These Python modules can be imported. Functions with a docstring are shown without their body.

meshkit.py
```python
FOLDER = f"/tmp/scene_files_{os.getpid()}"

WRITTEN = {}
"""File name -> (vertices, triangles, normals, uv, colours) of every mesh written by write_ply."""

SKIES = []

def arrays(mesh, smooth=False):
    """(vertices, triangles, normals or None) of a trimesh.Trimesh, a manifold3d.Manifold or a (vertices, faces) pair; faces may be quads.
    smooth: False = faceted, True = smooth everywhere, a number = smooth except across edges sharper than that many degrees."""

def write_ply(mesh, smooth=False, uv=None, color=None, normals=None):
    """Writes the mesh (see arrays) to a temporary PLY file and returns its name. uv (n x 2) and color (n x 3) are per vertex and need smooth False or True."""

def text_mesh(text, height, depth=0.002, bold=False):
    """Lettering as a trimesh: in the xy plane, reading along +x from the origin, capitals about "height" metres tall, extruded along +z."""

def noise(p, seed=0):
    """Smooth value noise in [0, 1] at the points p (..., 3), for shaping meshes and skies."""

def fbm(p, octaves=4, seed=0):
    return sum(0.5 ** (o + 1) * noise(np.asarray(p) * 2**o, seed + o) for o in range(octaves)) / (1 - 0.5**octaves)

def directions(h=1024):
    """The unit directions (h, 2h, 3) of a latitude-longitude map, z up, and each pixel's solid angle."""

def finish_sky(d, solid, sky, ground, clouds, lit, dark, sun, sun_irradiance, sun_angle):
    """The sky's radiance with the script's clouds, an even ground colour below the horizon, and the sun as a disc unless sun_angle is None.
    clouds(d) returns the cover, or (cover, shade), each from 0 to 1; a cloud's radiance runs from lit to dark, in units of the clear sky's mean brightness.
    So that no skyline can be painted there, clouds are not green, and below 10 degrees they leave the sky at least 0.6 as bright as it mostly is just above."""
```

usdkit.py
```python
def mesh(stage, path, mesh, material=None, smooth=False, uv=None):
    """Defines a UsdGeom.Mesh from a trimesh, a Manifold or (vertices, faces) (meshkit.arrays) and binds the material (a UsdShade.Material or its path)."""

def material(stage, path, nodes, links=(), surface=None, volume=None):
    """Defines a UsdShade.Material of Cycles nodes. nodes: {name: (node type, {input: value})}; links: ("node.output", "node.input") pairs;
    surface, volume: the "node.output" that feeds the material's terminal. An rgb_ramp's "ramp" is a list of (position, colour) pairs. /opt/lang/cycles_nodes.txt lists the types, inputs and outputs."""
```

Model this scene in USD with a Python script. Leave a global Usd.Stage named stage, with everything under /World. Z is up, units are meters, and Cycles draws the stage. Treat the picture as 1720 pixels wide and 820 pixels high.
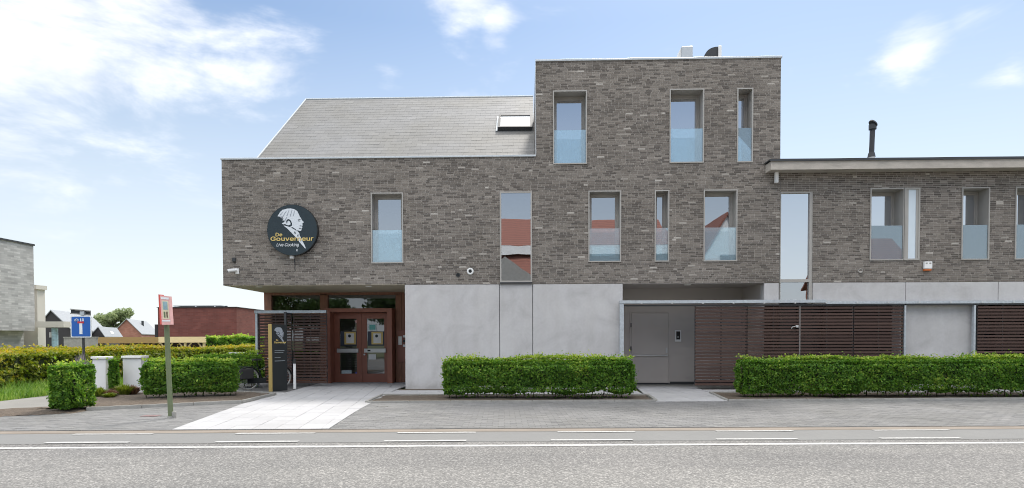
import math, random
import numpy as np, trimesh, shapely
from shapely.geometry import Polygon, box as sbox, Point
from shapely import affinity
import usdkit, meshkit
from pxr import Usd, UsdGeom, UsdLux, UsdShade, Sdf, Gf, Vt

stage = Usd.Stage.CreateInMemory()
UsdGeom.SetStageUpAxis(stage, 'Z'); UsdGeom.SetStageMetersPerUnit(stage, 1.0)
UsdGeom.Xform.Define(stage, '/World'); UsdGeom.Scope.Define(stage, '/World/Looks')
rng = np.random.default_rng(7); random.seed(7)

# ------------------------------------------------------------------ camera, sky, sun, exposure
EYE = np.array([0, -18.75, 1.575]); FPX = 1000.0; YAW, PITCH, ROLL, PPY = .0266, .023, .0025, 593.0
EXPOSURE = 1.5
SKY_STRENGTH = 0.070
SUN_TO = np.array([0.23, 0.54, 1.0]); SUN_TO /= np.linalg.norm(SUN_TO)
SUN_INTENSITY, SUN_ANGLE = 0.3, 10.0

def cam_axes():
    f = np.array([-math.sin(YAW), math.cos(YAW), 0]); r = np.array([math.cos(YAW), math.sin(YAW), 0]); u = np.array([0, 0, 1.0])
    f2 = math.cos(PITCH) * f - math.sin(PITCH) * u; u2 = math.cos(PITCH) * u + math.sin(PITCH) * f
    return math.cos(ROLL) * r - math.sin(ROLL) * u2, math.cos(ROLL) * u2 + math.sin(ROLL) * r, f2
CR, CU, CF = cam_axes()
cam = UsdGeom.Camera.Define(stage, '/World/camera')
cam.CreateHorizontalApertureAttr(36.0); cam.CreateVerticalApertureAttr(36.0 * 488 / 1024); cam.CreateFocalLengthAttr(36.0 * FPX / 1720)
cam.CreateVerticalApertureOffsetAttr((PPY - 410) / 1720 * 36.0)
cam.CreateClippingRangeAttr((0.05, 5000.0)); cam.CreateExposureAttr(EXPOSURE)
m4 = np.eye(4); m4[0, :3], m4[1, :3], m4[2, :3], m4[3, :3] = CR, CU, -CF, EYE
UsdGeom.Xformable(cam).AddTransformOp().Set(Gf.Matrix4d(*m4.ravel().tolist()))

def at(px, py, y):
    """the point of the plane at depth y that stands at pixel (px, py) of the photograph (used once, to take measurements)"""
    d = CR * (px - 860) / FPX + CU * (PPY - py) / FPX + CF
    return EYE + d * (y - EYE[1]) / d[1]
def depth_of(p):
    return (np.asarray(p) - EYE) @ CF

def mat(name, nodes, links, surface=None, volume=None):
    return usdkit.material(stage, '/World/Looks/' + name, nodes, links, surface=surface, volume=volume)

def dirv(px, py):
    d = CR * (px - 860) / FPX + CU * (PPY - py) / FPX + CF
    return (d / np.linalg.norm(d)).tolist()

def sky_material():
    elev = math.asin(SUN_TO[2]); rot = math.atan2(SUN_TO[0], SUN_TO[1])
    n = {'tc': ('texture_coordinate', {}),
         'sky': ('sky_texture', {'sky_type': 'single_scattering', 'sun_disc': False, 'sun_elevation': elev, 'sun_rotation': rot, 'altitude': 10.0, 'air_density': 1.0, 'aerosol_density': 1.3, 'ozone_density': 1.2}),
         'sep': ('separate_xyz', {}),
         'noise': ('noise_texture', {'scale': 4.6, 'detail': 10.0, 'roughness': 0.60, 'distortion': 0.25}),
         'map': ('mapping', {'scale': (1, 1, 2.6)}), 'n2': ('noise_texture', {'scale': 7.0, 'detail': 5.0, 'roughness': .55}), 'cs': ('rgb_ramp', {'ramp': [(.35, (5.5, 5.65, 5.95)), (.62, (6.9, 6.9, 6.95))]}),
         'hz': ('map_range', {'from_min': 0.0, 'from_max': 0.46, 'to_min': 0.96, 'to_max': 0.04, 'clamp': True}),
         'haze': ('mix', {'color2': (5.1, 5.35, 5.5), 'mix_type': 'mix'}),
         'tint': ('mix', {'mix_type': 'multiply', 'fac': 1.0, 'color2': (.66, .735, .765)}),
         'vz': ('map_range', {'range_type': 'smoothstep', 'from_min': 0.53, 'from_max': 0.80, 'to_min': 0.0, 'to_max': 0.85, 'clamp': True}),   # added overhead brightness, above the view, put in to light the facade
         'overhead_fill': ('mix', {'color2': (12.6, 12.4, 12.2)}),
         'bg': ('background_shader', {'strength': SKY_STRENGTH}),
         'cl': ('mix', {})}
    l = [('tc.generated', 'map.vector'), ('map.vector', 'noise.vector'), ('map.vector', 'n2.vector'), ('n2.fac', 'cs.fac'), ('cs.color', 'cl.color2'), ('tc.generated', 'sep.vector'), ('sep.z', 'hz.value'),
         ('hz.result', 'haze.fac'), ('sky.color', 'tint.color1'), ('tint.color', 'haze.color1'), ('haze.color', 'overhead_fill.color1'), ('sep.z', 'vz.value'), ('vz.result', 'overhead_fill.fac'), ('overhead_fill.color', 'cl.color1')]
    blobs = [((60, 40), .26, 1.0), ((230, 75), .23, .95), ((390, 110), .17, .8), ((-60, 30), .20, 1), ((470, 30), .14, .5), ((780, 10), .085, .85), ((830, 40), .055, .75), ((1530, 85), .075, .9), ((1490, 70), .05, .5), ((655, 130), .045, .5), ((1430, 20), .05, .45), ((270, 200), .05, .3), ((1690, 125), .05, .4), ((1620, 30), .06, .35)]
    last = None
    for i, (p, r, w) in enumerate(blobs):
        n[f'd{i}'] = ('vector_math', {'math_type': 'distance', 'vector2': dirv(*p)})
        n[f'r{i}'] = ('map_range', {'range_type': 'smoothstep', 'from_min': 0.0, 'from_max': r, 'to_min': w, 'to_max': 0.0, 'clamp': True})
        l += [('tc.generated', f'd{i}.vector1'), (f'd{i}.value', f'r{i}.value')]
        if last:
            n[f'm{i}'] = ('math', {'math_type': 'maximum'}); l += [(last, f'm{i}.value1'), (f'r{i}.result', f'm{i}.value2')]; last = f'm{i}.value'
        else:
            last = f'r{i}.result'
    n['sum'] = ('math', {'math_type': 'multiply_add', 'value2': 3.0}); l += [('noise.fac', 'sum.value1'), (last, 'sum.value3')]
    n['cov'] = ('map_range', {'range_type': 'smoothstep', 'from_min': 1.78, 'from_max': 2.9, 'to_min': 0.0, 'to_max': 1.0, 'clamp': True})
    n['covs'] = ('math', {'math_type': 'multiply', 'value2': 0.95})
    l += [('sum.value', 'cov.value'), ('cov.result', 'covs.value1'), ('covs.value', 'cl.fac'), ('cl.color', 'bg.color')]
    return mat('sky_look', n, l, surface='bg.background')

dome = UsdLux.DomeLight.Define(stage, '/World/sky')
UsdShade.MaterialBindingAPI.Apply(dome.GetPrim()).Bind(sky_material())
dome.GetPrim().SetCustomDataByKey('kind', 'structure')
sun = UsdLux.DistantLight.Define(stage, '/World/sun')
sun.CreateIntensityAttr(SUN_INTENSITY); sun.CreateNormalizeAttr(True); sun.CreateAngleAttr(SUN_ANGLE); sun.CreateColorAttr(Gf.Vec3f(1.0, 0.95, 0.88))
z = SUN_TO; x = np.cross([0, 0, 1.0], z); x /= np.linalg.norm(x); y = np.cross(z, x)
m4 = np.eye(4); m4[0, :3], m4[1, :3], m4[2, :3] = x, y, z
UsdGeom.Xformable(sun).AddTransformOp().Set(Gf.Matrix4d(*m4.ravel().tolist()))

# ------------------------------------------------------------------ materials
def plain(name, col, rough=.6, var=.12, scale=6.0, bump=0.0, bscale=60.0, metallic=0.0, spec=.5, stretch=(1, 1, 1), fine=0.0, fscale=120.0):
    c = np.array(col, float)
    n = {'g': ('geometry', {}), 'mp': ('mapping', {'scale': stretch}), 'n': ('noise_texture', {'scale': scale, 'detail': 6.0, 'roughness': .6}),
         'r': ('rgb_ramp', {'ramp': [(0.25, c * (1 - var)), (0.75, np.minimum(c * (1 + var), 1))]}),
         'p': ('principled_bsdf', {'roughness': rough, 'metallic': metallic, 'specular_ior_level': spec})}
    l = [('g.position', 'mp.vector'), ('mp.vector', 'n.vector'), ('n.fac', 'r.fac')]
    out = 'r.color'
    if fine:
        n['fn'] = ('noise_texture', {'scale': fscale, 'detail': 2.0}); n['fr'] = ('rgb_ramp', {'ramp': [(.3, (1 - fine,) * 3), (.7, (1 + fine,) * 3)]}); n['fm'] = ('mix', {'mix_type': 'multiply', 'fac': 1.0})
        l += [('g.position', 'fn.vector'), ('fn.fac', 'fr.fac'), (out, 'fm.color1'), ('fr.color', 'fm.color2')]; out = 'fm.color'
    l.append((out, 'p.base_color'))
    if bump:
        n['bn'] = ('noise_texture', {'scale': bscale, 'detail': 4.0}); n['b'] = ('bump', {'strength': bump, 'distance': .01})
        l += [('g.position', 'bn.vector'), ('bn.fac', 'b.height'), ('b.normal', 'p.normal')]
    return mat(name, n, l, surface='p.BSDF')

def toned(name, ramp, rough=.85, grain=.18, gscale=40.0, bump=.25, bscale=90.0, stretch=(1, 1, 1), stain=None):
    """the piece's own tone (primvar) picks its colour, noise gives the grain"""
    n = {'a': ('attribute', {'attribute': 'tone'}), 'r': ('rgb_ramp', {'ramp': ramp}), 'g': ('geometry', {}), 'mp': ('mapping', {'scale': stretch}),
         'n': ('noise_texture', {'scale': gscale, 'detail': 5.0, 'roughness': .65}), 'nr': ('rgb_ramp', {'ramp': [(.25, (1 - grain,) * 3), (.75, (1 + grain,) * 3)]}),
         'm': ('mix', {'mix_type': 'multiply', 'fac': 1.0}), 'p': ('principled_bsdf', {'roughness': rough, 'specular_ior_level': .35}),
         'bn': ('noise_texture', {'scale': bscale, 'detail': 4.0}), 'b': ('bump', {'strength': bump, 'distance': .006})}
    l = [('a.fac', 'r.fac'), ('g.position', 'mp.vector'), ('mp.vector', 'n.vector'), ('n.fac', 'nr.fac'), ('r.color', 'm.color1'), ('nr.color', 'm.color2'),
         ('g.position', 'bn.vector'), ('bn.fac', 'b.height'), ('b.normal', 'p.normal')]
    out = 'm.color'
    if stain:
        n['sn'] = ('noise_texture', {'scale': stain[0], 'detail': 7.0, 'roughness': .65}); n['sr'] = ('rgb_ramp', {'ramp': [(.38, (1, 1, 1)), (.66, stain[1])]}); n['sm'] = ('mix', {'mix_type': 'multiply', 'fac': 1.0})
        l += [('g.position', 'sn.vector'), ('sn.fac', 'sr.fac'), (out, 'sm.color1'), ('sr.color', 'sm.color2')]; out = 'sm.color'
    l.append((out, 'p.base_color'))
    return mat(name, n, l, surface='p.BSDF')

def leafy(name, ramp, trans=.35):
    n = {'g': ('attribute', {'attribute': 'tone'}), 'r': ('rgb_ramp', {'ramp': ramp}), 'p': ('principled_bsdf', {'roughness': .5, 'specular_ior_level': .35}), 't': ('translucent_bsdf', {}), 'x': ('mix_closure', {'fac': trans}),
         'hs': ('hsv', {'saturation': 1.1, 'value': 1.3})}
    l = [('g.fac', 'r.fac'), ('r.color', 'p.base_color'), ('r.color', 'hs.color'), ('hs.color', 't.color'), ('p.BSDF', 'x.closure1'), ('t.BSDF', 'x.closure2')]
    return mat(name, n, l, surface='x.closure')

def pane_glass(name, ior, tint=(.85, .9, .92), refl=(.92, .95, 1.0), rough=0.0, wob=0.0):
    n = {'f': ('fresnel', {'IOR': ior}), 't': ('transparent_bsdf', {'color': tint}), 'g': ('glossy_bsdf', {'color': refl, 'roughness': rough}), 'x': ('mix_closure', {})}
    l = [('f.fac', 'x.fac'), ('t.BSDF', 'x.closure1'), ('g.BSDF', 'x.closure2')]
    if wob:
        n['ge'] = ('geometry', {}); n['n'] = ('noise_texture', {'scale': 1.3, 'detail': 1.0}); n['b'] = ('bump', {'strength': wob, 'distance': .004})
        l += [('ge.position', 'n.vector'), ('n.fac', 'b.height'), ('b.normal', 'g.normal')]
    return mat(name, n, l, surface='x.closure')

BRICK_RAMP = [(0.0, (.10, .087, .077)), (.25, (.15, .131, .115)), (.5, (.212, .187, .164)), (.78, (.28, .25, .221)), (.92, (.34, .31, .277)), (1.0, (.47, .44, .40))]
M = {}
M['brick'] = toned('grey_brick', BRICK_RAMP, gscale=55, grain=.18, stretch=(1, 1, 2.5), bump=.5, stain=(.45, (.86, .85, .83)))
M['mortar'] = plain('mortar', (.47, .435, .395), .95, .18, 3.0, bump=.4, fine=.12)
M['concrete'] = mat('pale_concrete', {'g': ('geometry', {}), 'n': ('noise_texture', {'scale': 1.1, 'detail': 9.0, 'roughness': .68, 'distortion': .6}), 'r': ('rgb_ramp', {'ramp': [(.3, (.415, .405, .40)), (.5, (.49, .482, .478)), (.7, (.535, .528, .52))]}),
    'mp': ('mapping', {'scale': (2.6, 2.6, .5)}), 'n2': ('noise_texture', {'scale': 1.1, 'detail': 5.0, 'roughness': .55}), 'r2': ('rgb_ramp', {'ramp': [(.35, (.955, .95, .95)), (.62, (1.02, 1.02, 1.03))]}), 'm': ('mix', {'mix_type': 'multiply', 'fac': 1.0}),
    'n3': ('noise_texture', {'scale': 16.0, 'detail': 6.0, 'roughness': .7}), 'r3': ('rgb_ramp', {'ramp': [(.3, (.95,) * 3), (.7, (1.04,) * 3)]}), 'm3': ('mix', {'mix_type': 'multiply', 'fac': 1.0}),
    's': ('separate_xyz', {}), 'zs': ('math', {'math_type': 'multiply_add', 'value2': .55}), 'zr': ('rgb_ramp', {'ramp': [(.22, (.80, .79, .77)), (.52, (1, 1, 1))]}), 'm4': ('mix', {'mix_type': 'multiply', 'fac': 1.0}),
    'b': ('bump', {'strength': .15, 'distance': .004}), 'p': ('principled_bsdf', {'roughness': .8, 'specular_ior_level': .35})},
    [('g.position', 'n.vector'), ('n.fac', 'r.fac'), ('g.position', 'mp.vector'), ('mp.vector', 'n2.vector'), ('n2.fac', 'r2.fac'), ('r.color', 'm.color1'), ('r2.color', 'm.color2'), ('g.position', 'n3.vector'), ('n3.fac', 'r3.fac'), ('m.color', 'm3.color1'), ('r3.color', 'm3.color2'),
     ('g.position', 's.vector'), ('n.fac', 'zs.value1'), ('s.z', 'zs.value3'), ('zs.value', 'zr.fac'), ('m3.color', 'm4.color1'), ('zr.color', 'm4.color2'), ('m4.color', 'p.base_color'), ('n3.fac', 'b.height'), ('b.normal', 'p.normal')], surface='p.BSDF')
M['aluminium'] = plain('beige_grey_aluminium', (.36, .345, .32), .4, .05, 4, metallic=.0)
M['coping'] = plain('pale_metal_coping', (.52, .55, .57), .4, .06, 3, metallic=.2)
M['zinc'] = plain('galvanised_steel', (.46, .5, .53), .45, .18, 14, metallic=.45)
M['slate'] = toned('grey_slate', [(0, (.185, .186, .188)), (.5, (.222, .223, .224)), (1, (.262, .262, .262))], rough=.6, grain=.04, gscale=6, bump=.15, stain=(.45, (.87, .85, .79)))
M['glass'] = pane_glass('coated_window_glass', 5.2, wob=.25)
M['brightglass'] = pane_glass('bright_coated_glass', 11.0, wob=.25)
M['clearglass'] = pane_glass('clear_glass', 1.9, tint=(.9, .93, .93))
M['doorglass'] = pane_glass('door_glass', 2.4, tint=(.75, .8, .78), wob=.25)
M['balus'] = mat('balustrade_glass', {'t': ('transparent_bsdf', {'color': (.80, .90, .93)}), 'd': ('diffuse_bsdf', {'color': (.60, .80, .90)}), 'g': ('glossy_bsdf', {'color': (.9, .95, 1), 'roughness': 0.0}), 'f': ('fresnel', {'IOR': 2.3}), 'a': ('mix_closure', {'fac': .17}), 'x': ('mix_closure', {})},
                 [('t.BSDF', 'a.closure1'), ('d.BSDF', 'a.closure2'), ('f.fac', 'x.fac'), ('a.closure', 'x.closure1'), ('g.BSDF', 'x.closure2')], surface='x.closure')
M['frosted'] = plain('frosted_panel', (.62, .7, .76), .25, .03, 3)
M['interior'] = plain('interior_plaster', (.35, .34, .33), .9, .05, 2)
M['dark'] = plain('dark_grey_metal', (.035, .037, .04), .5, .1, 8)
M['black'] = plain('black_gloss', (.008, .010, .011), .3, .05, 5)
M['blackmatt'] = plain('black_rubber', (.02, .02, .02), .7, .1, 8)
M['wood'] = plain('red_brown_wood', (.24, .105, .06), .5, .3, 5.0, bump=.1, stretch=(6, 6, .6), fine=.1)
M['portal'] = plain('oxblood_paint', (.27, .10, .065), .45, .1, 4, fine=.05)
M['slat'] = toned('dark_brown_slat', [(0, (.052, .029, .023)), (.5, (.07, .040, .032)), (1, (.092, .055, .043))], rough=.6, grain=.25, gscale=7, stretch=(.4, 1, 14), bump=.2)
M['slatback'] = plain('brown_board', (.068, .043, .036), .7, .15, 4, stretch=(.5, 1, 8))
M['soffit'] = plain('soffit_board', (.52, .47, .36), .6, .06, 2)
M['greydoor'] = plain('taupe_steel', (.50, .46, .43), .5, .05, 1.5, bump=.05)
M['steelbar'] = plain('brushed_steel', (.55, .56, .56), .35, .06, 6, metallic=.35)
M['white'] = plain('white_paint', (.78, .78, .77), .5, .04, 3)
M['render'] = plain('white_render', (.72, .72, .72), .85, .06, 3, bump=.15)
M['gold'] = plain('gold_paint', (.42, .31, .11), .4, .05, 3, metallic=.2)
M['ivory'] = plain('ivory_print', (.62, .66, .70), .5, .12, 25)
M['faintprint'] = plain('faint_print', (.25, .28, .30), .5, .3, 40)
M['portraitgrey'] = plain('portrait_grey', (.30, .33, .37), .5, .3, 40)
M['navy'] = plain('navy_print', (.012, .022, .028), .35, .1, 4)
M['goldprint'] = plain('gold_print', (.62, .47, .16), .5, .04, 3)
M['signblue'] = plain('sign_blue', (.012, .10, .40), .35, .06, 5)
M['signwhite'] = plain('sign_white', (.75, .78, .8), .4, .05, 5)
M['signred'] = plain('sign_red', (.5, .03, .04), .45, .08, 5)
M['boardred'] = plain('faded_red_paint', (.62, .10, .08), .5, .1, 6)
M['poster'] = plain('poster_paper', (.66, .60, .42), .6, .2, 9)
M['posterblue'] = plain('poster_blue', (.25, .38, .42), .6, .25, 14)
M['posterpink'] = plain('faded_pink_print', (.72, .42, .40), .6, .08, 9)
M['green'] = plain('moss_green_paint', (.13, .16, .085), .55, .12, 8)
M['bluemount'] = plain('dark_blue_print', (.03, .045, .075), .5, .1, 5)
M['paper'] = plain('white_paper', (.72, .73, .72), .7, .06, 12)
M['teal'] = plain('teal_print', (.12, .42, .40), .5, .3, 40)
M['paleblue'] = plain('pale_blue_print', (.5, .62, .66), .5, .2, 30)
M['orange'] = plain('orange_plastic', (.5, .13, .03), .4, .08, 5)
M['paver'] = toned('grey_paver', [(0, (.155, .155, .157)), (.5, (.215, .214, .212)), (1, (.27, .267, .26))], grain=.2, gscale=60, bump=.4, stain=(.5, (.82, .82, .8)))
M['sand'] = plain('joint_sand', (.15, .145, .13), .95, .15, 8, fine=.2)
M['slab'] = toned('white_slab', [(0, (.42, .42, .43)), (1, (.50, .50, .51))], grain=.06, gscale=25, bump=.15, stain=(.7, (.88, .88, .865)))
M['slabjoint'] = plain('slab_joint', (.20, .20, .20), .95, .1, 8)
M['darkpaver'] = toned('dark_paver', [(0, (.11, .11, .115)), (1, (.18, .178, .175))], grain=.15, gscale=40, bump=.3)
M['kerb'] = plain('grey_kerb_concrete', (.30, .295, .275), .9, .2, 5, bump=.3, fine=.12)
M['soil'] = plain('dark_soil', (.115, .09, .068), .95, .35, 12, bump=.8, bscale=45, fine=.35, fscale=50)
M['gully'] = plain('brownish_gully', (.245, .21, .175), .9, .16, 3, bump=.3, fine=.12, stretch=(.5, 1, 1))
M['lane'] = plain('smooth_asphalt', (.20, .20, .195), .85, .06, 1.1, bump=.3, bscale=160, fine=.08, fscale=130)
M['paint'] = mat('road_paint', {'g': ('geometry', {}), 'n': ('noise_texture', {'scale': 22.0, 'detail': 6.0, 'roughness': .7}), 'r': ('rgb_ramp', {'ramp': [(.34, (.30, .30, .29)), (.54, (.52, .52, .505))]}), 'p': ('principled_bsdf', {'roughness': .7})},
                 [('g.position', 'n.vector'), ('n.fac', 'r.fac'), ('r.color', 'p.base_color')], surface='p.BSDF')
M['asphalt'] = mat('worn_asphalt', {'g': ('geometry', {}), 'v': ('voronoi_texture', {'scale': 62.0, 'randomness': 1.0}), 's': ('separate_color', {}), 'r': ('rgb_ramp', {'ramp': [(0, (.135, .133, .13)), (.45, (.178, .175, .169)), (.75, (.22, .215, .206)), (.9, (.305, .298, .285)), (1, (.39, .38, .362))]}),
                   'n': ('noise_texture', {'scale': .35, 'detail': 5.0}), 'nr': ('rgb_ramp', {'ramp': [(.3, (.88,) * 3), (.7, (1.1, 1.09, 1.08))]}), 'n2': ('noise_texture', {'scale': 28.0, 'detail': 3.0}), 'n2r': ('rgb_ramp', {'ramp': [(.35, (.84,) * 3), (.65, (1.14,) * 3)]}),
                   'm': ('mix', {'mix_type': 'multiply', 'fac': 1.0}), 'm2': ('mix', {'mix_type': 'multiply', 'fac': 1.0}), 'mr': ('mapping', {'rotation': (0, 0, -.043), 'scale': (.05, 1.0, 1.0)}), 'n5': ('noise_texture', {'scale': .9, 'detail': 3.0}), 'r5': ('rgb_ramp', {'ramp': [(.36, (.86, .86, .87)), (.62, (1.06, 1.06, 1.05))]}), 'm5': ('mix', {'mix_type': 'multiply', 'fac': 1.0}), 'p': ('principled_bsdf', {'roughness': .85, 'specular_ior_level': .4}), 'b': ('bump', {'strength': .5, 'distance': .006})},
                   [('g.position', 'v.vector'), ('v.color', 's.color'), ('s.r', 'r.fac'), ('g.position', 'n.vector'), ('n.fac', 'nr.fac'), ('g.position', 'n2.vector'), ('n2.fac', 'n2r.fac'), ('r.color', 'm.color1'), ('nr.color', 'm.color2'), ('m.color', 'm2.color1'), ('n2r.color', 'm2.color2'), ('m2.color', 'm5.color1'), ('g.position', 'mr.vector'), ('mr.vector', 'n5.vector'), ('n5.fac', 'r5.fac'), ('r5.color', 'm5.color2'), ('m5.color', 'p.base_color'), ('v.distance', 'b.height'), ('b.normal', 'p.normal')], surface='p.BSDF')
M['street'] = plain('pale_side_street', (.23, .222, .205), .9, .12, .7, bump=.3, fine=.12, fscale=70)
M['earth'] = plain('rough_ground', (.12, .13, .06), .95, .3, .4, fine=.2)
M['grass'] = leafy('grass_blades', [(0, (.08, .17, .03)), (.5, (.17, .3, .05)), (1, (.34, .44, .11))], .4)
M['beech'] = leafy('beech_leaf', [(0, (.05, .13, .022)), (.4, (.115, .255, .034)), (.75, (.215, .37, .05)), (1, (.47, .56, .10))], .45)
M['yellowleaf'] = leafy('yellow_green_leaf', [(0, (.07, .12, .016)), (.4, (.17, .235, .028)), (.8, (.31, .33, .04)), (1, (.46, .36, .06))], .42)
M['darkleaf'] = leafy('dark_leaf', [(0, (.02, .05, .012)), (.5, (.045, .09, .02)), (1, (.09, .14, .035))], .3)
M['treeleaf'] = leafy('willow_leaf', [(0, (.20, .26, .12)), (.5, (.29, .35, .18)), (1, (.40, .44, .25))], .45)
M['twig'] = plain('twigs', (.035, .05, .018), .9, .3, 20)
M['bark'] = plain('bark', (.09, .07, .05), .9, .3, 12, bump=.5)
M['heather'] = leafy('brown_tuft_leaf', [(0, (.12, .06, .035)), (1, (.3, .18, .12))], .2)
M['lavender'] = leafy('grey_tuft_leaf', [(0, (.2, .18, .19)), (1, (.38, .35, .36))], .2)
M['tuft'] = leafy('lime_tuft_leaf', [(0, (.1, .16, .02)), (1, (.26, .3, .05))], .3)
def far_brick(name, c1, c2, mort, sc=1.0):
    n = {'g': ('geometry', {}), 's': ('separate_xyz', {}), 'ad': ('math', {'math_type': 'add'}), 'c': ('combine_xyz', {}), 'b': ('brick_texture', {'color1': c1, 'color2': c2, 'mortar': mort, 'scale': 1.0, 'mortar_size': .008, 'brick_width': .22 * sc, 'row_height': .06 * sc, 'bias': 0.0}), 'n': ('noise_texture', {'scale': 1.2, 'detail': 6.0}), 'nr': ('rgb_ramp', {'ramp': [(.3, (.85,) * 3), (.7, (1.15,) * 3)]}), 'm': ('mix', {'mix_type': 'multiply', 'fac': 1.0}), 'p': ('principled_bsdf', {'roughness': .9})}
    l = [('g.position', 's.vector'), ('s.x', 'ad.value1'), ('s.y', 'ad.value2'), ('ad.value', 'c.x'), ('s.z', 'c.y'), ('c.vector', 'b.vector'), ('g.position', 'n.vector'), ('n.fac', 'nr.fac'), ('b.color', 'm.color1'), ('nr.color', 'm.color2'), ('m.color', 'p.base_color')]
    return mat(name, n, l, surface='p.BSDF')
M['sidebrick'] = far_brick('side_wall_brick', (.13, .12, .11), (.2, .185, .17), (.28, .26, .245))
M['palebrick'] = far_brick('pale_grey_brick', (.36, .355, .345), (.56, .55, .535), (.40, .40, .39), 1.8)
M['redbrick'] = far_brick('dark_red_brick', (.15, .045, .035), (.2, .065, .05), (.16, .08, .07), 2.0)
M['orangebrick'] = far_brick('orange_red_brick', (.30, .125, .085), (.38, .17, .12), (.33, .2, .16), 2.0)
M['cream'] = plain('cream_render', (.66, .63, .56), .85, .05, 1.5)
M['blackwood'] = plain('black_timber', (.035, .032, .033), .7, .2, 3, stretch=(8, 8, 1))
M['farslate'] = plain('far_grey_slate', (.33, .345, .36), .6, .1, 1.5, stretch=(1, 1, 6))
M['pine'] = plain('fresh_pine', (.80, .64, .36), .65, .1, 4, stretch=(1, 1, 8))
M['oak'] = plain('ochre_timber', (.36, .235, .09), .7, .15, 4, stretch=(1, 1, 8))
M['bluewrap'] = plain('blue_wrap', (.36, .52, .58), .5, .35, 5, stretch=(1, 1, 3))
M['solar'] = plain('solar_panel', (.10, .11, .12), .3, .1, 2)
M['redtile'] = mat('red_roof_tile', {'g': ('geometry', {}), 'w': ('wave_texture', {'bands_direction': 'z', 'scale': 1.55, 'profile': 'saw'}), 'r': ('rgb_ramp', {'ramp': [(0, (.11, .045, .035)), (.3, (.235, .092, .066)), (1, (.29, .12, .088))]}), 'p': ('principled_bsdf', {'roughness': .8})}, [('g.position', 'w.vector'), ('w.fac', 'r.fac'), ('r.color', 'p.base_color')], surface='p.BSDF')
M['curtain'] = plain('white_curtain', (.7, .7, .72), .9, .05, 3)
M['lamp'] = plain('lamp_diffuser', (.8, .8, .78), .4, .02, 2)

# ------------------------------------------------------------------ helpers
def cat(ms):
    vs, fs, n = [], [], 0
    for v, f in ms:
        vs.append(v); fs.append(f + n); n += len(v)
    return np.vstack(vs), np.vstack(fs)
BF = np.array([[0, 2, 1], [1, 2, 3], [4, 5, 6], [5, 7, 6], [0, 1, 4], [1, 5, 4], [2, 6, 3], [3, 6, 7], [0, 4, 2], [2, 4, 6], [1, 3, 5], [3, 7, 5]])
def bx(x0, x1, y0, y1, z0, z1):
    v = np.array([[x, y, z] for z in (z0, z1) for y in (y0, y1) for x in (x0, x1)], float)
    return v, BF.copy()
def cbx(x0, x1, y0, y1, z0, z1, b=.006):
    p = []
    for sx in (0, 1):
        for sy in (0, 1):
            for sz in (0, 1):
                X, Y, Z = (x0, x1)[sx], (y0, y1)[sy], (z0, z1)[sz]
                dx, dy, dz = (b, -b)[sx], (b, -b)[sy], (b, -b)[sz]
                p += [(X + dx, Y + dy, Z), (X + dx, Y, Z + dz), (X, Y + dy, Z + dz)]
    h = trimesh.convex.convex_hull(np.array(p))
    return np.array(h.vertices), np.array(h.faces)
def arr(m):
    if isinstance(m, trimesh.Trimesh): return np.array(m.vertices), np.array(m.faces)
    return m
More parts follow.
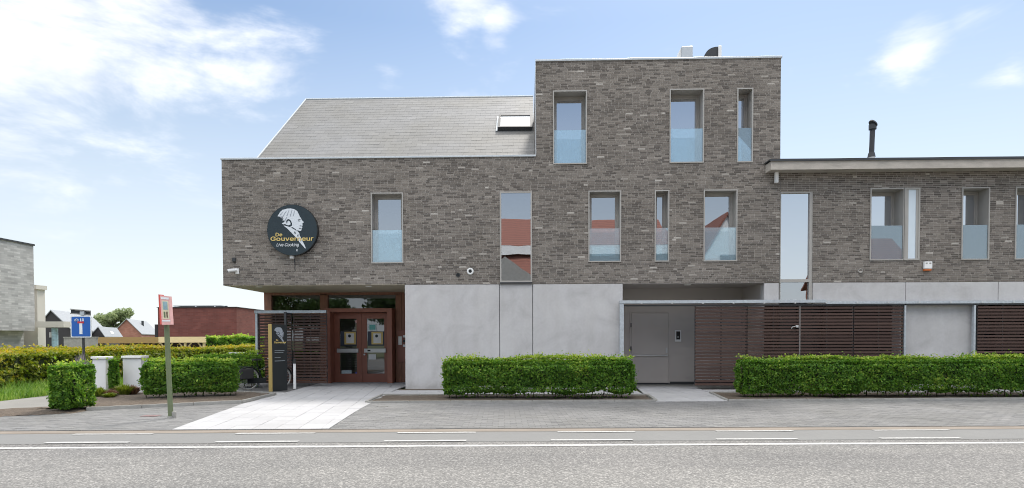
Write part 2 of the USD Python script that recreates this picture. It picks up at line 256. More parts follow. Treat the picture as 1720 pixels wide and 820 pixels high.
def cyl(p, q, r, r2=None, n=12):
    p, q = np.asarray(p, float), np.asarray(q, float); r2 = r if r2 is None else r2
    t = (q - p) / np.linalg.norm(q - p); a = np.cross(t, [0, 0, 1.0] if abs(t[2]) < .9 else [1.0, 0, 0]); a /= np.linalg.norm(a); b = np.cross(t, a)
    an = np.arange(n) * 2 * np.pi / n; ring = np.cos(an)[:, None] * a + np.sin(an)[:, None] * b
    v = np.vstack([p + ring * r, q + ring * r2, [p], [q]]); i = np.arange(n); j = (i + 1) % n
    f = np.vstack([np.c_[i, j, j + n], np.c_[i, j + n, i + n], np.c_[j, i, np.full(n, 2 * n)], np.c_[i + n, j + n, np.full(n, 2 * n + 1)]])
    return v, f
def torus(c, R, r, axis, n=40, k=8):
    axis = np.asarray(axis, float); axis /= np.linalg.norm(axis); a = np.cross(axis, [0, 0, 1.0]); a = a / np.linalg.norm(a) if np.linalg.norm(a) > .1 else np.array([1.0, 0, 0]); b = np.cross(axis, a)
    v = []
    for i in range(n):
        d = math.cos(2 * math.pi * i / n) * a + math.sin(2 * math.pi * i / n) * b
        for j in range(k):
            v.append(np.asarray(c) + d * (R + r * math.cos(2 * math.pi * j / k)) + axis * r * math.sin(2 * math.pi * j / k))
    f = [[i * k + j, ((i + 1) % n) * k + j, ((i + 1) % n) * k + (j + 1) % k] for i in range(n) for j in range(k)] + [[i * k + j, ((i + 1) % n) * k + (j + 1) % k, i * k + (j + 1) % k] for i in range(n) for j in range(k)]
    return np.array(v), np.array(f)
def tubepath(pts, r, n=8):
    return cat([cyl(pts[i], pts[i + 1], r, n=n) for i in range(len(pts) - 1)])
def extrude_xz(poly, y0, y1):
    """a shapely polygon drawn in (x, z), made solid from y0 to y1"""
    out = []
    for g in getattr(poly, 'geoms', [poly]):
        if g.area < 1e-7: continue
        m = trimesh.creation.extrude_polygon(g, y1 - y0, engine='earcut'); v = np.array(m.vertices)
        out.append((np.c_[v[:, 0], y1 - v[:, 2], v[:, 1]], np.array(m.faces)))
    return cat(out)
def extrude_yz(poly, x0, x1):
    m = trimesh.creation.extrude_polygon(poly, x1 - x0, engine='earcut'); v = np.array(m.vertices)
    return np.c_[x0 + v[:, 2], v[:, 0], v[:, 1]], np.array(m.faces)
def prism(pts, z0, z1, bev=0.0):
    """a convex ground piece: top and sides"""
    p = np.asarray(pts, float); n = len(p); c = p.mean(0)
    top = p if not bev else c + (p - c) * (1 - bev / max(1e-6, np.abs(p - c).max()))
    rows = [np.c_[p, np.full(n, z0)]] + ([np.c_[p, np.full(n, z1 - bev)]] if bev else []) + [np.c_[top, np.full(n, z1)]]
    v = np.vstack(rows); f = []; i = np.arange(n); j = (i + 1) % n
    for k in range(len(rows) - 1):
        f += [np.c_[i + k * n, j + k * n, j + (k + 1) * n], np.c_[i + k * n, j + (k + 1) * n, i + (k + 1) * n]]
    b = (len(rows) - 1) * n; f.append(np.array([[b, b + k, b + k + 1] for k in range(1, n - 1)]))
    return v, np.vstack(f)
def sheet(poly, z):
    if not isinstance(poly, Polygon): poly = Polygon(poly)
    v, f = trimesh.creation.triangulate_polygon(poly, engine='earcut')
    f = np.asarray(f); v = np.asarray(v)
    a, b, c = v[f[:, 0]], v[f[:, 1]], v[f[:, 2]]; flip = ((b - a)[:, 0] * (c - a)[:, 1] - (b - a)[:, 1] * (c - a)[:, 0]) < 0
    f[flip] = f[flip][:, ::-1]
    return np.c_[v, np.full(len(v), z)], f
def rot_z(m, a, c=(0, 0)):
    v, f = m; v = v.copy(); x, y = v[:, 0] - c[0], v[:, 1] - c[1]
    v[:, 0], v[:, 1] = c[0] + x * math.cos(a) - y * math.sin(a), c[1] + x * math.sin(a) + y * math.cos(a)
    return v, f
def move(m, d):
    return m[0] + np.asarray(d, float), m[1]

def leaf_tones(v, nv, seed=0):
    n = len(v) // nv; r = np.random.default_rng(seed + 900); c = v.reshape(n, nv, 3).mean(1)
    return np.repeat(np.clip(.7 * r.random(n) + .45 * meshkit.noise(c * 2.3, seed % 40) - .08, 0, 1), nv)
used, LOC = {}, {}
def numbered(parent, name):
    k = used.get((parent, name), 0); used[(parent, name)] = k + 1
    return name if k == 0 else f'{name}_{k:03d}'
def setdata(prim, label=None, category=None, group=None, kind=None):
    for k, v in (('label', label), ('category', category), ('group', group), ('kind', kind)):
        if v: prim.SetCustomDataByKey(k, v)
def thing(name, label, category, loc=(0, 0, 0), group=None):
    path = '/World/' + numbered('/World', name); x = UsdGeom.Xform.Define(stage, path); x.AddTranslateOp().Set(Gf.Vec3d(*map(float, loc)))
    setdata(x.GetPrim(), label, category, group); LOC[path] = np.asarray(loc, float)
    return path
def part(parent, name, m, material, label=None, kind=None, smooth=False, tone=None):
    """one Mesh under a thing or a part (geometry is given in world coordinates)"""
    path = parent + '/' + numbered(parent, name); v, f = arr(m)
    top = '/'.join(path.split('/')[:3]); off = LOC.get(top, np.zeros(3))
    me = usdkit.mesh(stage, path, (v - off, f), M[material] if isinstance(material, str) else material, smooth)
    setdata(me.GetPrim(), label, kind=kind)
    if tone is not None:
        t = np.full(len(me.GetPointsAttr().Get()), float(tone), np.float32) if np.ndim(tone) == 0 else np.asarray(tone, np.float32)
        UsdGeom.PrimvarsAPI(me).CreatePrimvar('tone', Sdf.ValueTypeNames.FloatArray, 'vertex').Set(Vt.FloatArray.FromNumpy(t))
    return path
def solo(name, m, material, label=None, category=None, group=None, kind=None, smooth=False, tone=None):
    p = part('/World', name, m, material, None, None, smooth, tone); setdata(stage.GetPrimAtPath(p), label, category, group, kind)
    return p
def pieces(parent, name, ms, tones, material, limit=300, stuff=None):
    """alike pieces: the 300 that show largest become parts, the rest one stuff part"""
    size = []
    for v, f in ms:
        c = v.mean(0); dz = depth_of(c); q = ((c - EYE) @ CR) / max(dz, .1) * FPX + 860
        size.append(np.prod(np.sort(np.ptp(v, axis=0))[1:]) / max(dz, .5) ** 2 * (1 if -10 < q < 1730 and dz > 4 else 1e-4))
    order = np.argsort(size)[::-1]
    for i in sorted(order[:limit]): part(parent, name, ms[i], material, tone=tones[i])
    rest = order[limit:]
    if len(rest):
        part(parent, stuff or name + '_field', cat([ms[i] for i in rest]), material, kind='stuff', tone=np.concatenate([np.full(len(ms[i][0]), tones[i]) for i in rest]))

# ------------------------------------------------------------------ ground, road, pavements
A = .043
E1 = np.array([math.cos(A), math.sin(A)]); E2 = np.array([-math.sin(A), math.cos(A)])
def uv(u, v): return (E1 * u + E2 * v)
def strip(u0, u1, v0, v1): return Polygon([uv(u0, v0), uv(u1, v0), uv(u1, v1), uv(u0, v1)])

gx, gy = np.meshgrid(np.r_[-1500, -400, -150, -80, np.linspace(-50, 50, 26), 80, 150, 400, 1500], np.r_[-900, -300, -120, -60, -40, -20, 0, np.linspace(4, 40, 19), 60, 120, 400, 2500], indexing='ij')
sm = np.clip((gy - 8) / 16, 0, 1); gz = -.05 - 1.0 * sm * sm * (3 - 2 * sm)
nx_, ny_ = gx.shape; ii, jj = np.meshgrid(np.arange(nx_ - 1), np.arange(ny_ - 1), indexing='ij'); b = (ii * ny_ + jj).ravel()
solo('ground', (np.c_[gx.ravel(), gy.ravel(), gz.ravel()], np.vstack([np.c_[b, b + ny_, b + ny_ + 1], np.c_[b, b + ny_ + 1, b + 1]])), 'earth', kind='structure')
road = solo('road', sheet(strip(-150, 150, -17.5, -9.45), -.010), 'asphalt', kind='structure')
lane = solo('cycle_lane', sheet(strip(-150, 150, -9.56, -8.55), -.006), 'lane', kind='structure')
solo('gully', cat([sheet(strip(-150, 150, -8.57, -8.27), -.002)]), 'gully', kind='structure')
def dash(u0, u1, v, w=.10):
    n = 14; us = np.linspace(u0, u1, n); pts = [uv(a, v - w / 2 + rng.normal(0, .004)) for a in us] + [uv(a, v + w / 2 + rng.normal(0, .004)) for a in us[::-1]]
    return sheet(Polygon(pts), .002)
for k in range(-9, 10):
    part(lane, 'lane_dash', dash(.13 + 2.71 * k, 1.45 + 2.71 * k, -8.665), 'paint')
    part(lane, 'lane_dash', dash(-.05 + 2.60 * k, 1.23 + 2.60 * k, -9.475), 'paint')
n = 400; us = np.linspace(-60, 60, n)
part(road, 'edge_line', sheet(Polygon([uv(a, -9.97 + rng.normal(0, .006)) for a in us] + [uv(a, -9.83 + rng.normal(0, .006)) for a in us[::-1]]), -.005), 'paint')
part(road, 'edge_line', sheet(strip(-60, 60, -17.2, -17.05), -.005), 'paint')
solo('pavement_opposite', sheet(strip(-150, 150, -24, -17.5), -.004), 'street', kind='structure')
solo('side_street', sheet(Polygon([(-13.75, -9), (-13.75, 30), (-12.0, 30), (-12.0, -1.2), (-9.0, -4.0), (-9.0, -8.75)]), -.006), 'street', kind='structure')

W1 = Polygon([(-6.24, -8.52), (-6.99, -4.36), (-7.12, -2.4), (-7.52, 2.95), (-4.02, 2.95), (-4.13, -.24), (-3.77, -5.74), (-3.50, -8.41)])
W2 = Polygon([(3.21, -3.80), (3.31, -1.67), (3.55, .9), (5.50, .9), (5.42, .17), (5.25, -1.48), (5.02, -3.70)])
P1 = sbox(-4.07, -2.2, 3.27, -.5); P2 = sbox(5.33, -1.45, 17, -.35); P3 = sbox(-9.3, -2.1, -7.16, -1.27)
def kerb_y(x): return -3.87 + .055 * x
B1 = Polygon([(-3.98, kerb_y(-3.98)), (3.19, kerb_y(3.19)), (3.28, -2.2), (-4.06, -2.2)])
B2 = Polygon([(5.06, kerb_y(5.06)), (17, kerb_y(17)), (17, -1.45), (5.3, -1.45)])
B0 = Polygon([(-9.85, -5.75), (-7.1, -4.2), (-7.18, -2.12), (-9.3, -1.2), (-12.55, -1.2), (-10.9, -5.9)])
PAVE = Polygon([uv(-26, -8.27), uv(19, -8.27), (19, kerb_y(19)), (-7.1, -4.2), (-9.85, -5.75), (-9.85, -6.1), (-10.9, -6.8), (-24, -7.3)]).difference(W1).difference(W2).difference(B0).difference(B1).difference(B2)
PAVE = max(getattr(PAVE, 'geoms', [PAVE]), key=lambda g: g.area) if not hasattr(PAVE, 'geoms') else PAVE

def tile(region, w, d, gap, angle, origin=(0, 0), bond=.5, jit=0.0):
    out = []; region = region.buffer(-gap / 2); shapely.prepare(region)
    inv = affinity.rotate(region, -angle, origin=(0, 0), use_radians=True); x0, y0, x1, y1 = inv.bounds; ca, sa = math.cos(angle), math.sin(angle)
    for j in range(int(math.floor((y0 - origin[1]) / d)), int(math.ceil((y1 - origin[1]) / d))):
        off = origin[0] + (bond * w if j % 2 else 0)
        for i in range(int(math.floor((x0 - off) / w)), int(math.ceil((x1 - off) / w))):
            a, b2 = off + i * w + gap / 2, origin[1] + j * d + gap / 2; a2, b3 = a + w - gap, b2 + d - gap
            q = [(X * ca - Y * sa, X * sa + Y * ca) for X, Y in ((a, b2), (a2, b2), (a2, b3), (a, b3))]
            P = Polygon(q)
            if region.contains(P): out.append(np.array(q))
            elif region.intersects(P):
                g = region.intersection(P)
                for h in getattr(g, 'geoms', [g]):
                    if isinstance(h, Polygon) and h.area > .15 * w * d * .2: out.append(np.array(shapely.geometry.polygon.orient(h.convex_hull).exterior.coords)[:-1])
    return out
def paving(name, region, w, d, gap, angle, material, joint, ztop, piece, limit, bond=.5, jz=.0015, bev=.004):
    polys = region if not isinstance(region, list) else shapely.union_all(region)
    sh = [sheet(g, ztop - .006) for g in getattr(polys, 'geoms', [polys]) if g.area > .01]
    p = solo(name, cat(sh), joint, kind='structure')
    ms, ts = [], []
    for g in getattr(polys, 'geoms', [polys]):
        for q in tile(g, w, d, gap, angle, bond=bond):
            ms.append(prism(q, ztop - .03, ztop + rng.normal(0, jz), bev)); ts.append(float(np.clip(rng.normal(.5, .15), 0, 1)))
    pieces(p, piece, ms, ts, material, limit)
paving('pavement', PAVE, .22, .11, .006, A, 'paver', 'sand', .008, 'paver', 300)
paving('entrance_walkway', W1, .40, .60, .009, math.atan2(6.6, -.95) - math.pi / 2, 'slab', 'slabjoint', .014, 'slab', 300, bond=0)
paving('gate_walkway', W2, .40, .60, .009, .07, 'slab', 'slabjoint', .014, 'slab', 300, bond=0)
paving('garden_path', [P1, P2, P3], .60, .40, .006, 0, 'slab', 'slabjoint', .013, 'slab', 120, bond=.5)
paving('totem_paving', sbox(-10.4, -1.25, -7.28, 2.9).difference(W1), .22, .11, .006, 0, 'darkpaver', 'sand', .009, 'paver', 120)
solo('gravel_strip', cat([sheet(sbox(-4.07, -.5, 2.97, .02), .004), sheet(sbox(5.45, -.35, 17, .05), .004)]), 'soil', kind='structure')
solo('recess_floor', sheet(sbox(2.97, .88, 7.4, 1.9).union(sbox(5.48, .03, 7.4, .88)).union(sbox(2.97, .03, 3.42, .88)), .007), 'kerb', kind='structure')

def bumpy(poly, zt, seed, taper=0):
    x0, y0, x1, y1 = poly.bounds; st = .09; P = []; n = int((x1 - x0) / st); k = int((y1 - y0) / st); ms = []
    X, Y = np.meshgrid(np.linspace(x0, x1, n + 1), np.linspace(y0, y1, k + 1), indexing='ij')
    Z = zt + .05 * (meshkit.fbm(np.stack([X * 3, Y * 3, X * 0 + seed], -1), 4, seed) - .5) + .012 * rng.random(X.shape)
    if taper: Z = .009 + (Z - .0) * np.clip(shapely.distance(shapely.points(X, Y), poly.exterior) / taper, 0, 1) * shapely.contains_xy(poly, X, Y)
    ids = (np.arange(n)[:, None] * (k + 1) + np.arange(k)[None]).ravel(); cx, cy = (X[:-1, :-1] + st / 2).ravel(), (Y[:-1, :-1] + st / 2).ravel()
    ins = shapely.contains_xy(poly.buffer(-.03), cx, cy); ids = ids[ins]
    return np.c_[X.ravel(), Y.ravel(), Z.ravel()], np.vstack([np.c_[ids, ids + k + 1, ids + k + 2], np.c_[ids, ids + k + 2, ids + 1]])
for nm, P, zt in (('planting_bed', B1, .015), ('planting_bed', B2, .015), ('planting_bed', B0, .05)):
    bed = solo(nm, bumpy(P, zt, int(abs(P.bounds[0]) * 10) % 97), 'soil', kind='structure')
    c = np.array(P.exterior.coords); wk = .07
    for a, b2 in zip(c[:-1], c[1:]):
        L = np.linalg.norm(b2 - a); kk = max(1, round(L / 1.0)); t = (b2 - a) / L; nn = np.array([t[1], -t[0]])
        if P is B0 and (a[0] < -9.9 or b2[0] < -9.9) : continue
        for i in range(kk):
            s0, s1 = a + t * (L * i / kk + .004), a + t * (L * (i + 1) / kk - .004); h = .05 if P is not B0 else .085
            q = np.array([s0, s1, s1 + nn * wk, s0 + nn * wk]); q = q if Polygon(q).exterior.is_ccw else q[::-1]
            part(bed, 'kerb_stone', prism(q, -.03, h + rng.normal(0, .003), .008), 'kerb')
solo('soil_patch', bumpy(Polygon([(-12.1, -6.3), (-11.0, -6.95), (-9.78, -6.3), (-9.8, -5.6), (-10.3, -4.8), (-11.9, -5.4)]), .040, 5, .3), 'soil', kind='structure')
mh = thing('manhole_cover', 'small square cast manhole cover set in the grey pavers near the walkway', 'manhole cover', (-3.4, -5.0, 0))
part(mh, 'frame', cat([bx(-3.52, -3.28, -5.02, -4.9, .004, .014)]), 'dark'); part(mh, 'lid', bx(-3.5, -3.3, -5.0, -4.92, .006, .018), 'kerb')
solo('red_cover', sheet(Polygon([uv(-8.25, -6.45), uv(-7.9, -6.45), uv(-7.9, -6.2), uv(-8.25, -6.2)]), .014), plain('worn_red_paint', (.21, .14, .135), .8, .25, 8), 'faded red cover plate in the pavement left of the green pole', 'cover plate')

# ------------------------------------------------------------------ the restaurant
ZB, C = 3.31, .0575                                  # bottom of the brickwork, course height
def zc(k): return ZB + C * k
LOWTOP, TOWTOP = zc(69), zc(120)
XL, XT, XR = -9.69, .27, 7.81
WINS = [('A', -4.92, -3.93), ('C', 1.91, 2.90), ('D', 3.97, 4.39), ('E', 5.48, 6.49)]
TWINS = [('t1', .81, 1.84), ('t2', 4.42, 5.45), ('t3', 6.49, 6.95)]
ZW0, ZW1, ZT0, ZT1 = zc(12), zc(50), zc(65), zc(104)
MID = (-.86, .13, zc(1), zc(50))
holes = [sbox(a, ZW0, b2, ZW1) for _, a, b2 in WINS] + [sbox(a, ZT0, b2, ZT1) for _, a, b2 in TWINS] + [sbox(MID[0], MID[2], MID[1], MID[3])]
facade = Polygon([(XL, ZB), (XR, ZB), (XR, TOWTOP), (XT, TOWTOP), (XT, LOWTOP), (XL, LOWTOP)])
wallpoly = facade.difference(shapely.union_all(holes))

def brickwork(rects, polys, seed):
    """wild bond bricks for (x0, x1, first course, last course) fields with openings left out"""
    r = np.random.default_rng(seed); ms, ts = [], []
    for x0, x1, k0, k1, ops in rects:
        for k in range(k0, k1):
            z0, z1 = zc(k) + .006, zc(k + 1) - .006
            cuts = sorted((a, b2) for a, b2, c0, c1 in ops if c0 < zc(k) + C / 2 < c1)
            s = x0; spans = []
            for a, b2 in cuts:
                if a > s: spans.append((s, a))
                s = max(s, b2)
            if s < x1: spans.append((s, x1))
            for a, b2 in spans:
                X = a - r.choice([0, 0, .05, .1]) ; first = True
                while X < b2 - .012:
                    L = r.choice([.208, .208, .208, .1]) + r.normal(0, .002); e = X + L
                    if b2 - e < .05: e = b2
                    lo, hi = max(X, a) , min(e, b2)
                    if hi - lo > .02:
                        d = abs(r.normal(0, .002)) * -1 + .001; j = r.normal(0, .0012)
                        ms.append(bx(lo, hi, -.004 + d, .03, z0 + j, z1 + j))
                        xx, zz = (lo + hi) / 2, zc(k)
                        t = r.normal(.44, .13) + .30 * (meshkit.noise(np.array([[xx * .9, zz * 3.2, seed]]), 3)[0] - .5)
                        if r.random() < .014: t = r.uniform(.88, 1)
                        elif r.random() < .20: t = r.uniform(.0, .15)
                        ts.append(float(np.clip(t, 0, 1)))
                    X = e + .012
    return ms, ts

B = thing('restaurant_building', 'dark grey brick restaurant with tall box storey, slate roof and concrete base', 'building')
part(B, 'front_wall', extrude_xz(wallpoly, .002, .32), 'mortar')
ops = [(a, b2, ZW0, ZW1) for _, a, b2 in WINS] + [(MID[0], MID[1], MID[2], MID[3])]
topops = [(a, b2, ZT0, ZT1) for _, a, b2 in TWINS]
ms, ts = brickwork([(XL, XR, 0, 69, ops + topops), (XT, XR, 69, 120, topops)], None, 11)
pieces(B, 'brick', ms, ts, 'brick', 300, 'brickwork')
# side and rear walls, gable, floors
RY, RZ, EY, EZ = 7.4, 12.12, 1.5, 7.2                       # ridge and eave of the slate roof
gable = Polygon([(.32, ZB), (14.8, ZB), (14.8, LOWTOP), (13.3, EZ), (RY, RZ - .12), (EY, EZ - .1), (EY, LOWTOP - .01), (.32, LOWTOP - .01)])
part(B, 'side_wall', extrude_yz(gable, XL, XL + .3), 'sidebrick')
part(B, 'side_wall', bx(XT, XT + .3, .32, 14.8, LOWTOP - .3, TOWTOP - .01), 'sidebrick')
part(B, 'side_wall', bx(XR - .3, XR, .32, 14.8, ZB, TOWTOP - .01), 'sidebrick')
part(B, 'rear_wall', bx(XL + .3, XR - .3, 14.5, 14.8, -.02, LOWTOP - .02), 'sidebrick')
part(B, 'rear_wall', bx(XT + .3, XR - .3, 14.5, 14.8, LOWTOP - .02, TOWTOP - .01), 'sidebrick')
part(B, 'floor_slab', bx(XL + .3, XR - .3, .32, 14.5, ZB + .02, ZB + .3), 'interior')
part(B, 'floor_slab', bx(XL + .3, XR - .3, .32, 14.5, 6.45, 6.75), 'interior')
part(B, 'flat_roof', bx(XT + .3, XR - .3, .32, 14.5, TOWTOP - .5, TOWTOP - .2), 'dark')
part(B, 'inner_wall', bx(XL + .3, XR - .3, 4.2, 4.35, ZB + .3, 6.45), 'interior'); part(B, 'inner_wall', bx(XT + .3, XR - .3, 4.2, 4.35, 6.75, TOWTOP - .5), 'interior')
part(B, 'coping', cbx(XL - .03, XT - .005, -.035, .36, LOWTOP, LOWTOP + .055), 'coping')
part(B, 'coping', cbx(XT - .02, XR + .03, -.035, .36, TOWTOP, TOWTOP + .06), 'coping')
part(B, 'coping', cbx(XT - .02, XT + .33, .365, 14.8, TOWTOP, TOWTOP + .058), 'coping'); part(B, 'coping', cbx(XR - .33, XR + .03, .365, 14.8, TOWTOP, TOWTOP + .058), 'coping')
part(B, 'corner_trim', bx(XT - .012, XT + .0, -.012, .3, LOWTOP + .06, TOWTOP), 'coping')
part(B, 'gutter', bx(XL + .05, XT - .01, .37, EY + .1, LOWTOP - .12, LOWTOP - .06), 'zinc')
# slate roof
sl = math.atan2(RZ - EZ, RY - EY); slope_len = math.hypot(RZ - EZ, RY - EY); cu, su = math.cos(sl), math.sin(sl)
def on_roof(x, s, h): return np.array([x, EY + s * cu - h * su, EZ + s * su + h * cu])
roof = part(B, 'roof', cat([extrude_yz(Polygon([(EY, EZ), (RY, RZ), (RY, RZ - .15), (EY + .1, EZ - .15)]), XL, XT - .01), extrude_yz(Polygon([(RY, RZ), (2 * RY - EY, EZ), (2 * RY - EY - .1, EZ - .15), (RY, RZ - .15)]), XL, XT - .01)]), 'farslate')
SKY_X0, SKY_X1 = -1.20, .20
ms, ts = [], []; rows = 27; ex = slope_len / rows
for k in range(rows):
    s0, s1 = k * ex, min((k + 1) * ex + .02, slope_len); X = XL - .02 - (.2 if k % 2 else 0)
    while X < XT - .015:
        a, b2 = max(X, XL - .02) + .002, min(X + .40, XT - .015) - .002; X += .40
        if b2 - a < .05: continue
        j = rng.normal(0, .0015)
        q = [on_roof(a, s0, .014 + j), on_roof(b2, s0, .014 + j), on_roof(b2, s1, .010), on_roof(a, s1, .010), on_roof(a, s0, .004), on_roof(b2, s0, .004), on_roof(b2, s1, .003), on_roof(a, s1, .003)]
        ms.append((np.array(q), np.array([[0, 1, 2], [0, 2, 3], [4, 6, 5], [4, 7, 6], [0, 4, 5], [0, 5, 1], [1, 5, 6], [1, 6, 2], [3, 2, 6], [3, 6, 7], [0, 3, 7], [0, 7, 4]])))
        ts.append(float(np.clip(rng.normal(.5, .12) + .25 * (meshkit.noise(np.array([[k * 1.3, a * .3, 3.]]), 5)[0] - .5), 0, 1)))
pieces(roof, 'slate', ms, ts, 'slate', 300, 'slate_rows')
part(B, 'ridge_cap', cat([cyl((XL - .03, RY, RZ + .01), (XT - .02, RY, RZ + .01), .05, n=8)]), 'zinc')
part(B, 'verge_trim', cat([np_ for np_ in [(np.array([on_roof(XL - .035, 0, .045), on_roof(XL + .01, 0, .045), on_roof(XL + .01, slope_len, .045), on_roof(XL - .035, slope_len, .045), on_roof(XL - .035, 0, -.16), on_roof(XL + .01, 0, -.16), on_roof(XL + .01, slope_len, -.16), on_roof(XL - .035, slope_len, -.16)]), np.array([[0, 1, 2], [0, 2, 3], [4, 6, 5], [4, 7, 6], [0, 4, 5], [0, 5, 1], [1, 5, 6], [1, 6, 2], [3, 2, 6], [3, 6, 7], [0, 3, 7], [0, 7, 4]]))]]), 'coping')
def roof_s(z): return (z - EZ) / su
def roofbox(x0, x1, s0, s1, h0, h1):
    v = np.array([on_roof(x, s, h) for h in (h0, h1) for s in (s0, s1) for x in (x0, x1)]); return v, BF.copy()
def roof_at(px, py):
    d = CR * (px - 860) / FPX + CU * (PPY - py) / FPX + CF; nrm = np.array([0, -su, cu]); t = ((np.array([0, EY, EZ]) - EYE) @ nrm) / (d @ nrm); return EYE + t * d
p0, p1 = roof_at(836, 221), roof_at(894, 199); s0, s1 = roof_s(p0[2]), roof_s(p1[2]); x0, x1 = p0[0], min(p1[0], XT - .05)
rl = part(B, 'roof_light', cat([roofbox(x0, x1, s0, s0 + .1, .02, .17), roofbox(x0, x1, s1 - .1, s1, .02, .17), roofbox(x0, x0 + .09, s0 + .1, s1 - .1, .02, .168), roofbox(x1 - .09, x1, s0 + .1, s1 - .1, .02, .168)]), 'dark', label='aluminium roof window beside the tall brick storey')
part(rl, 'pane', roofbox(x0 + .07, x1 - .07, s0 + .09, s1 - .09, .12, .14), plain('roof_light_blind', (.62, .64, .64), .12, .1, 5, stretch=(9, 1, 1)))
part(rl, 'flashing', cat([roofbox(x0 - .07, x0 - .005, s0 - .06, s1 + .05, .03, .06), roofbox(x0 - .07, x1, s1 + .005, s1 + .09, .03, .062)]), 'zinc')

# windows
def ring(x0, x1, z0, z1, t, y0, y1):
    return cat([bx(x0, x1, y0, y1, z0, z0 + t), bx(x0, x1, y0, y1, z1 - t, z1), bx(x0, x0 + t, y0, y1, z0 + t, z1 - t), bx(x1 - t, x1, y0, y1, z0 + t, z1 - t)])
def quad_xz(x0, x1, y, z0, z1):
    return np.array([[x0, y, z0], [x1, y, z0], [x1, y, z1], [x0, y, z1]], float), np.array([[0, 1, 2], [0, 2, 3]])
def juliet(owner, x0, x1, z0, z1, rec, zb, offset=0.0, glass='glass'):
    w = part(owner, 'window', ring(x0 - .015, x1 + .015, z0 - .02, z1 + .015, .035, -.03, rec + .1), 'aluminium')
    a, b2, c0, c1 = x0 + .022, x1 - .022, z0 + .017, z1 - .022
    fx = a + (b2 - a) * offset
    part(w, 'frame', ring(a, b2, c0, c1, .055, rec, rec + .07), 'aluminium')
    part(w, 'sash', ring(a + .057, b2 - .057, c0 + .057, c1 - .057, .045, rec + .012, rec + .065), 'aluminium')
    part(w, 'pane', quad_xz(a + .1, b2 - .1, rec + .04, c0 + .1, c1 - .1), glass)
    if zb: part(w, 'glass_balustrade', bx(a + .003, b2 - .003, .0, .014, c0 + .002, zb), 'balus')
    return w
for k, a, b2 in WINS: juliet(B, a, b2, ZW0, ZW1, .30, 5.03)
for k, a, b2 in TWINS: juliet(B, a, b2, ZT0, ZT1, .40, 8.09, glass='brightglass')
w = part(B, 'window', ring(MID[0] - .01, MID[1] + .01, MID[2] + .0, MID[3] + .01, .045, -.035, .12), 'aluminium', label='flush fixed window in the middle of the front')
part(w, 'pane', quad_xz(MID[0] + .035, MID[1] - .035, -.01, MID[2] + .045, MID[3] - .035), 'glass')
part(w, 'sill', bx(MID[0] - .01, MID[1] + .01, -.05, .1, MID[2] - .05, MID[2] - .002), 'dark')
# concrete ground floor
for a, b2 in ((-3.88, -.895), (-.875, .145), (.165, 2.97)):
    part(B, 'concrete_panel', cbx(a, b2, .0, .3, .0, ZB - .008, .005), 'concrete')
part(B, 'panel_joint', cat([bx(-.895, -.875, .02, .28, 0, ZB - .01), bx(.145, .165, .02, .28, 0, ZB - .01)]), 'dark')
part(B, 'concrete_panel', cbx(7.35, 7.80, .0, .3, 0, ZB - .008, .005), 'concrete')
part(B, 'recess_wall', cat([bx(-3.88, -3.6, .3, 3.0, 0, ZB), bx(2.7, 2.97, .3, 1.9, 0, ZB)]), 'concrete')
part(B, 'recess_wall', bx(7.35, 7.6, .3, 1.9, 0, ZB), 'greydoor')
part(B, 'soffit', cat([bx(XL, -3.88, .0, 3.0, ZB - .004, ZB + .02)]), 'soffit')
part(B, 'soffit', cat([bx(2.97, 7.35, .0, 1.9, ZB - .004, ZB + .02)]), 'greydoor')
for i, (x, y) in enumerate(((-8.75, .45), (-5.15, .45), (5.1, .45))):
    l_ = part(B, 'downlight', cyl((x, y, ZB - .02), (x, y, ZB + .0), .11, n=20), 'white'); part(l_, 'diffuser', cyl((x, y, ZB - .024), (x, y, ZB - .019), .085, n=20), 'lamp')
# gate recess: taupe wall with a steel door
RYG = 1.87
part(B, 'recess_wall', bx(2.97, 7.35, RYG, RYG + .15, .1, ZB), 'greydoor')
part(B, 'plinth', bx(2.97, 7.35, RYG - .012, RYG + .1, 0, .1), 'dark')
d0, d1 = at(1060, 526, RYG), at(1122.5, 640, RYG)
door = part(B, 'steel_door', cbx(d0[0], d1[0], RYG - .03, RYG + .02, .06, d0[2], .006), 'greydoor')
part(door, 'frame', cat([bx(d0[0] - .05, d0[0] - .006, RYG - .02, RYG, .05, d0[2] + .05), bx(d1[0] + .006, d1[0] + .05, RYG - .02, RYG, .05, d0[2] + .05), bx(d0[0] - .006, d1[0] + .006, RYG - .02, RYG, d0[2] + .008, d0[2] + .05)]), 'greydoor')
zbar = at(1090, 597, RYG)[2]
part(door, 'lock_plate', cbx(d1[0] - .1, d1[0] - .04, RYG - .045, RYG - .03, zbar + .08, zbar + .26, .003), 'steelbar'); part(door, 'kick_plate', bx(d0[0] + .02, d1[0] - .02, RYG - .034, RYG - .03, .08, zbar - .06), 'greydoor'); part(door, 'push_bar', cbx(d0[0] + .06, d1[0] - .03, RYG - .075, RYG - .035, zbar - .025, zbar + .02), 'steelbar')
for zz in (.55, 1.25, 2.05): part(door, 'hinge', cyl((d0[0] - .005, RYG - .045, zz - .07), (d0[0] - .005, RYG - .045, zz + .07), .018), 'dark')
ic = at(1138.5, 564.5, RYG); 
icb = thing('wall_intercom', 'white framed intercom panel on the taupe wall right of the steel door', 'intercom', (ic[0], RYG, ic[2]))
part(icb, 'housing', cbx(ic[0] - .105, ic[0] + .105, RYG - .04, RYG - .002, ic[2] - .2, ic[2] + .2), 'white')
part(icb, 'screen', bx(ic[0] - .065, ic[0] + .065, RYG - .046, RYG - .04, ic[2] - .12, ic[2] + .16), 'black'); part(icb, 'button', bx(ic[0] - .03, ic[0] + .03, RYG - .05, RYG - .046, ic[2] - .05, ic[2] - .02), 'steelbar')

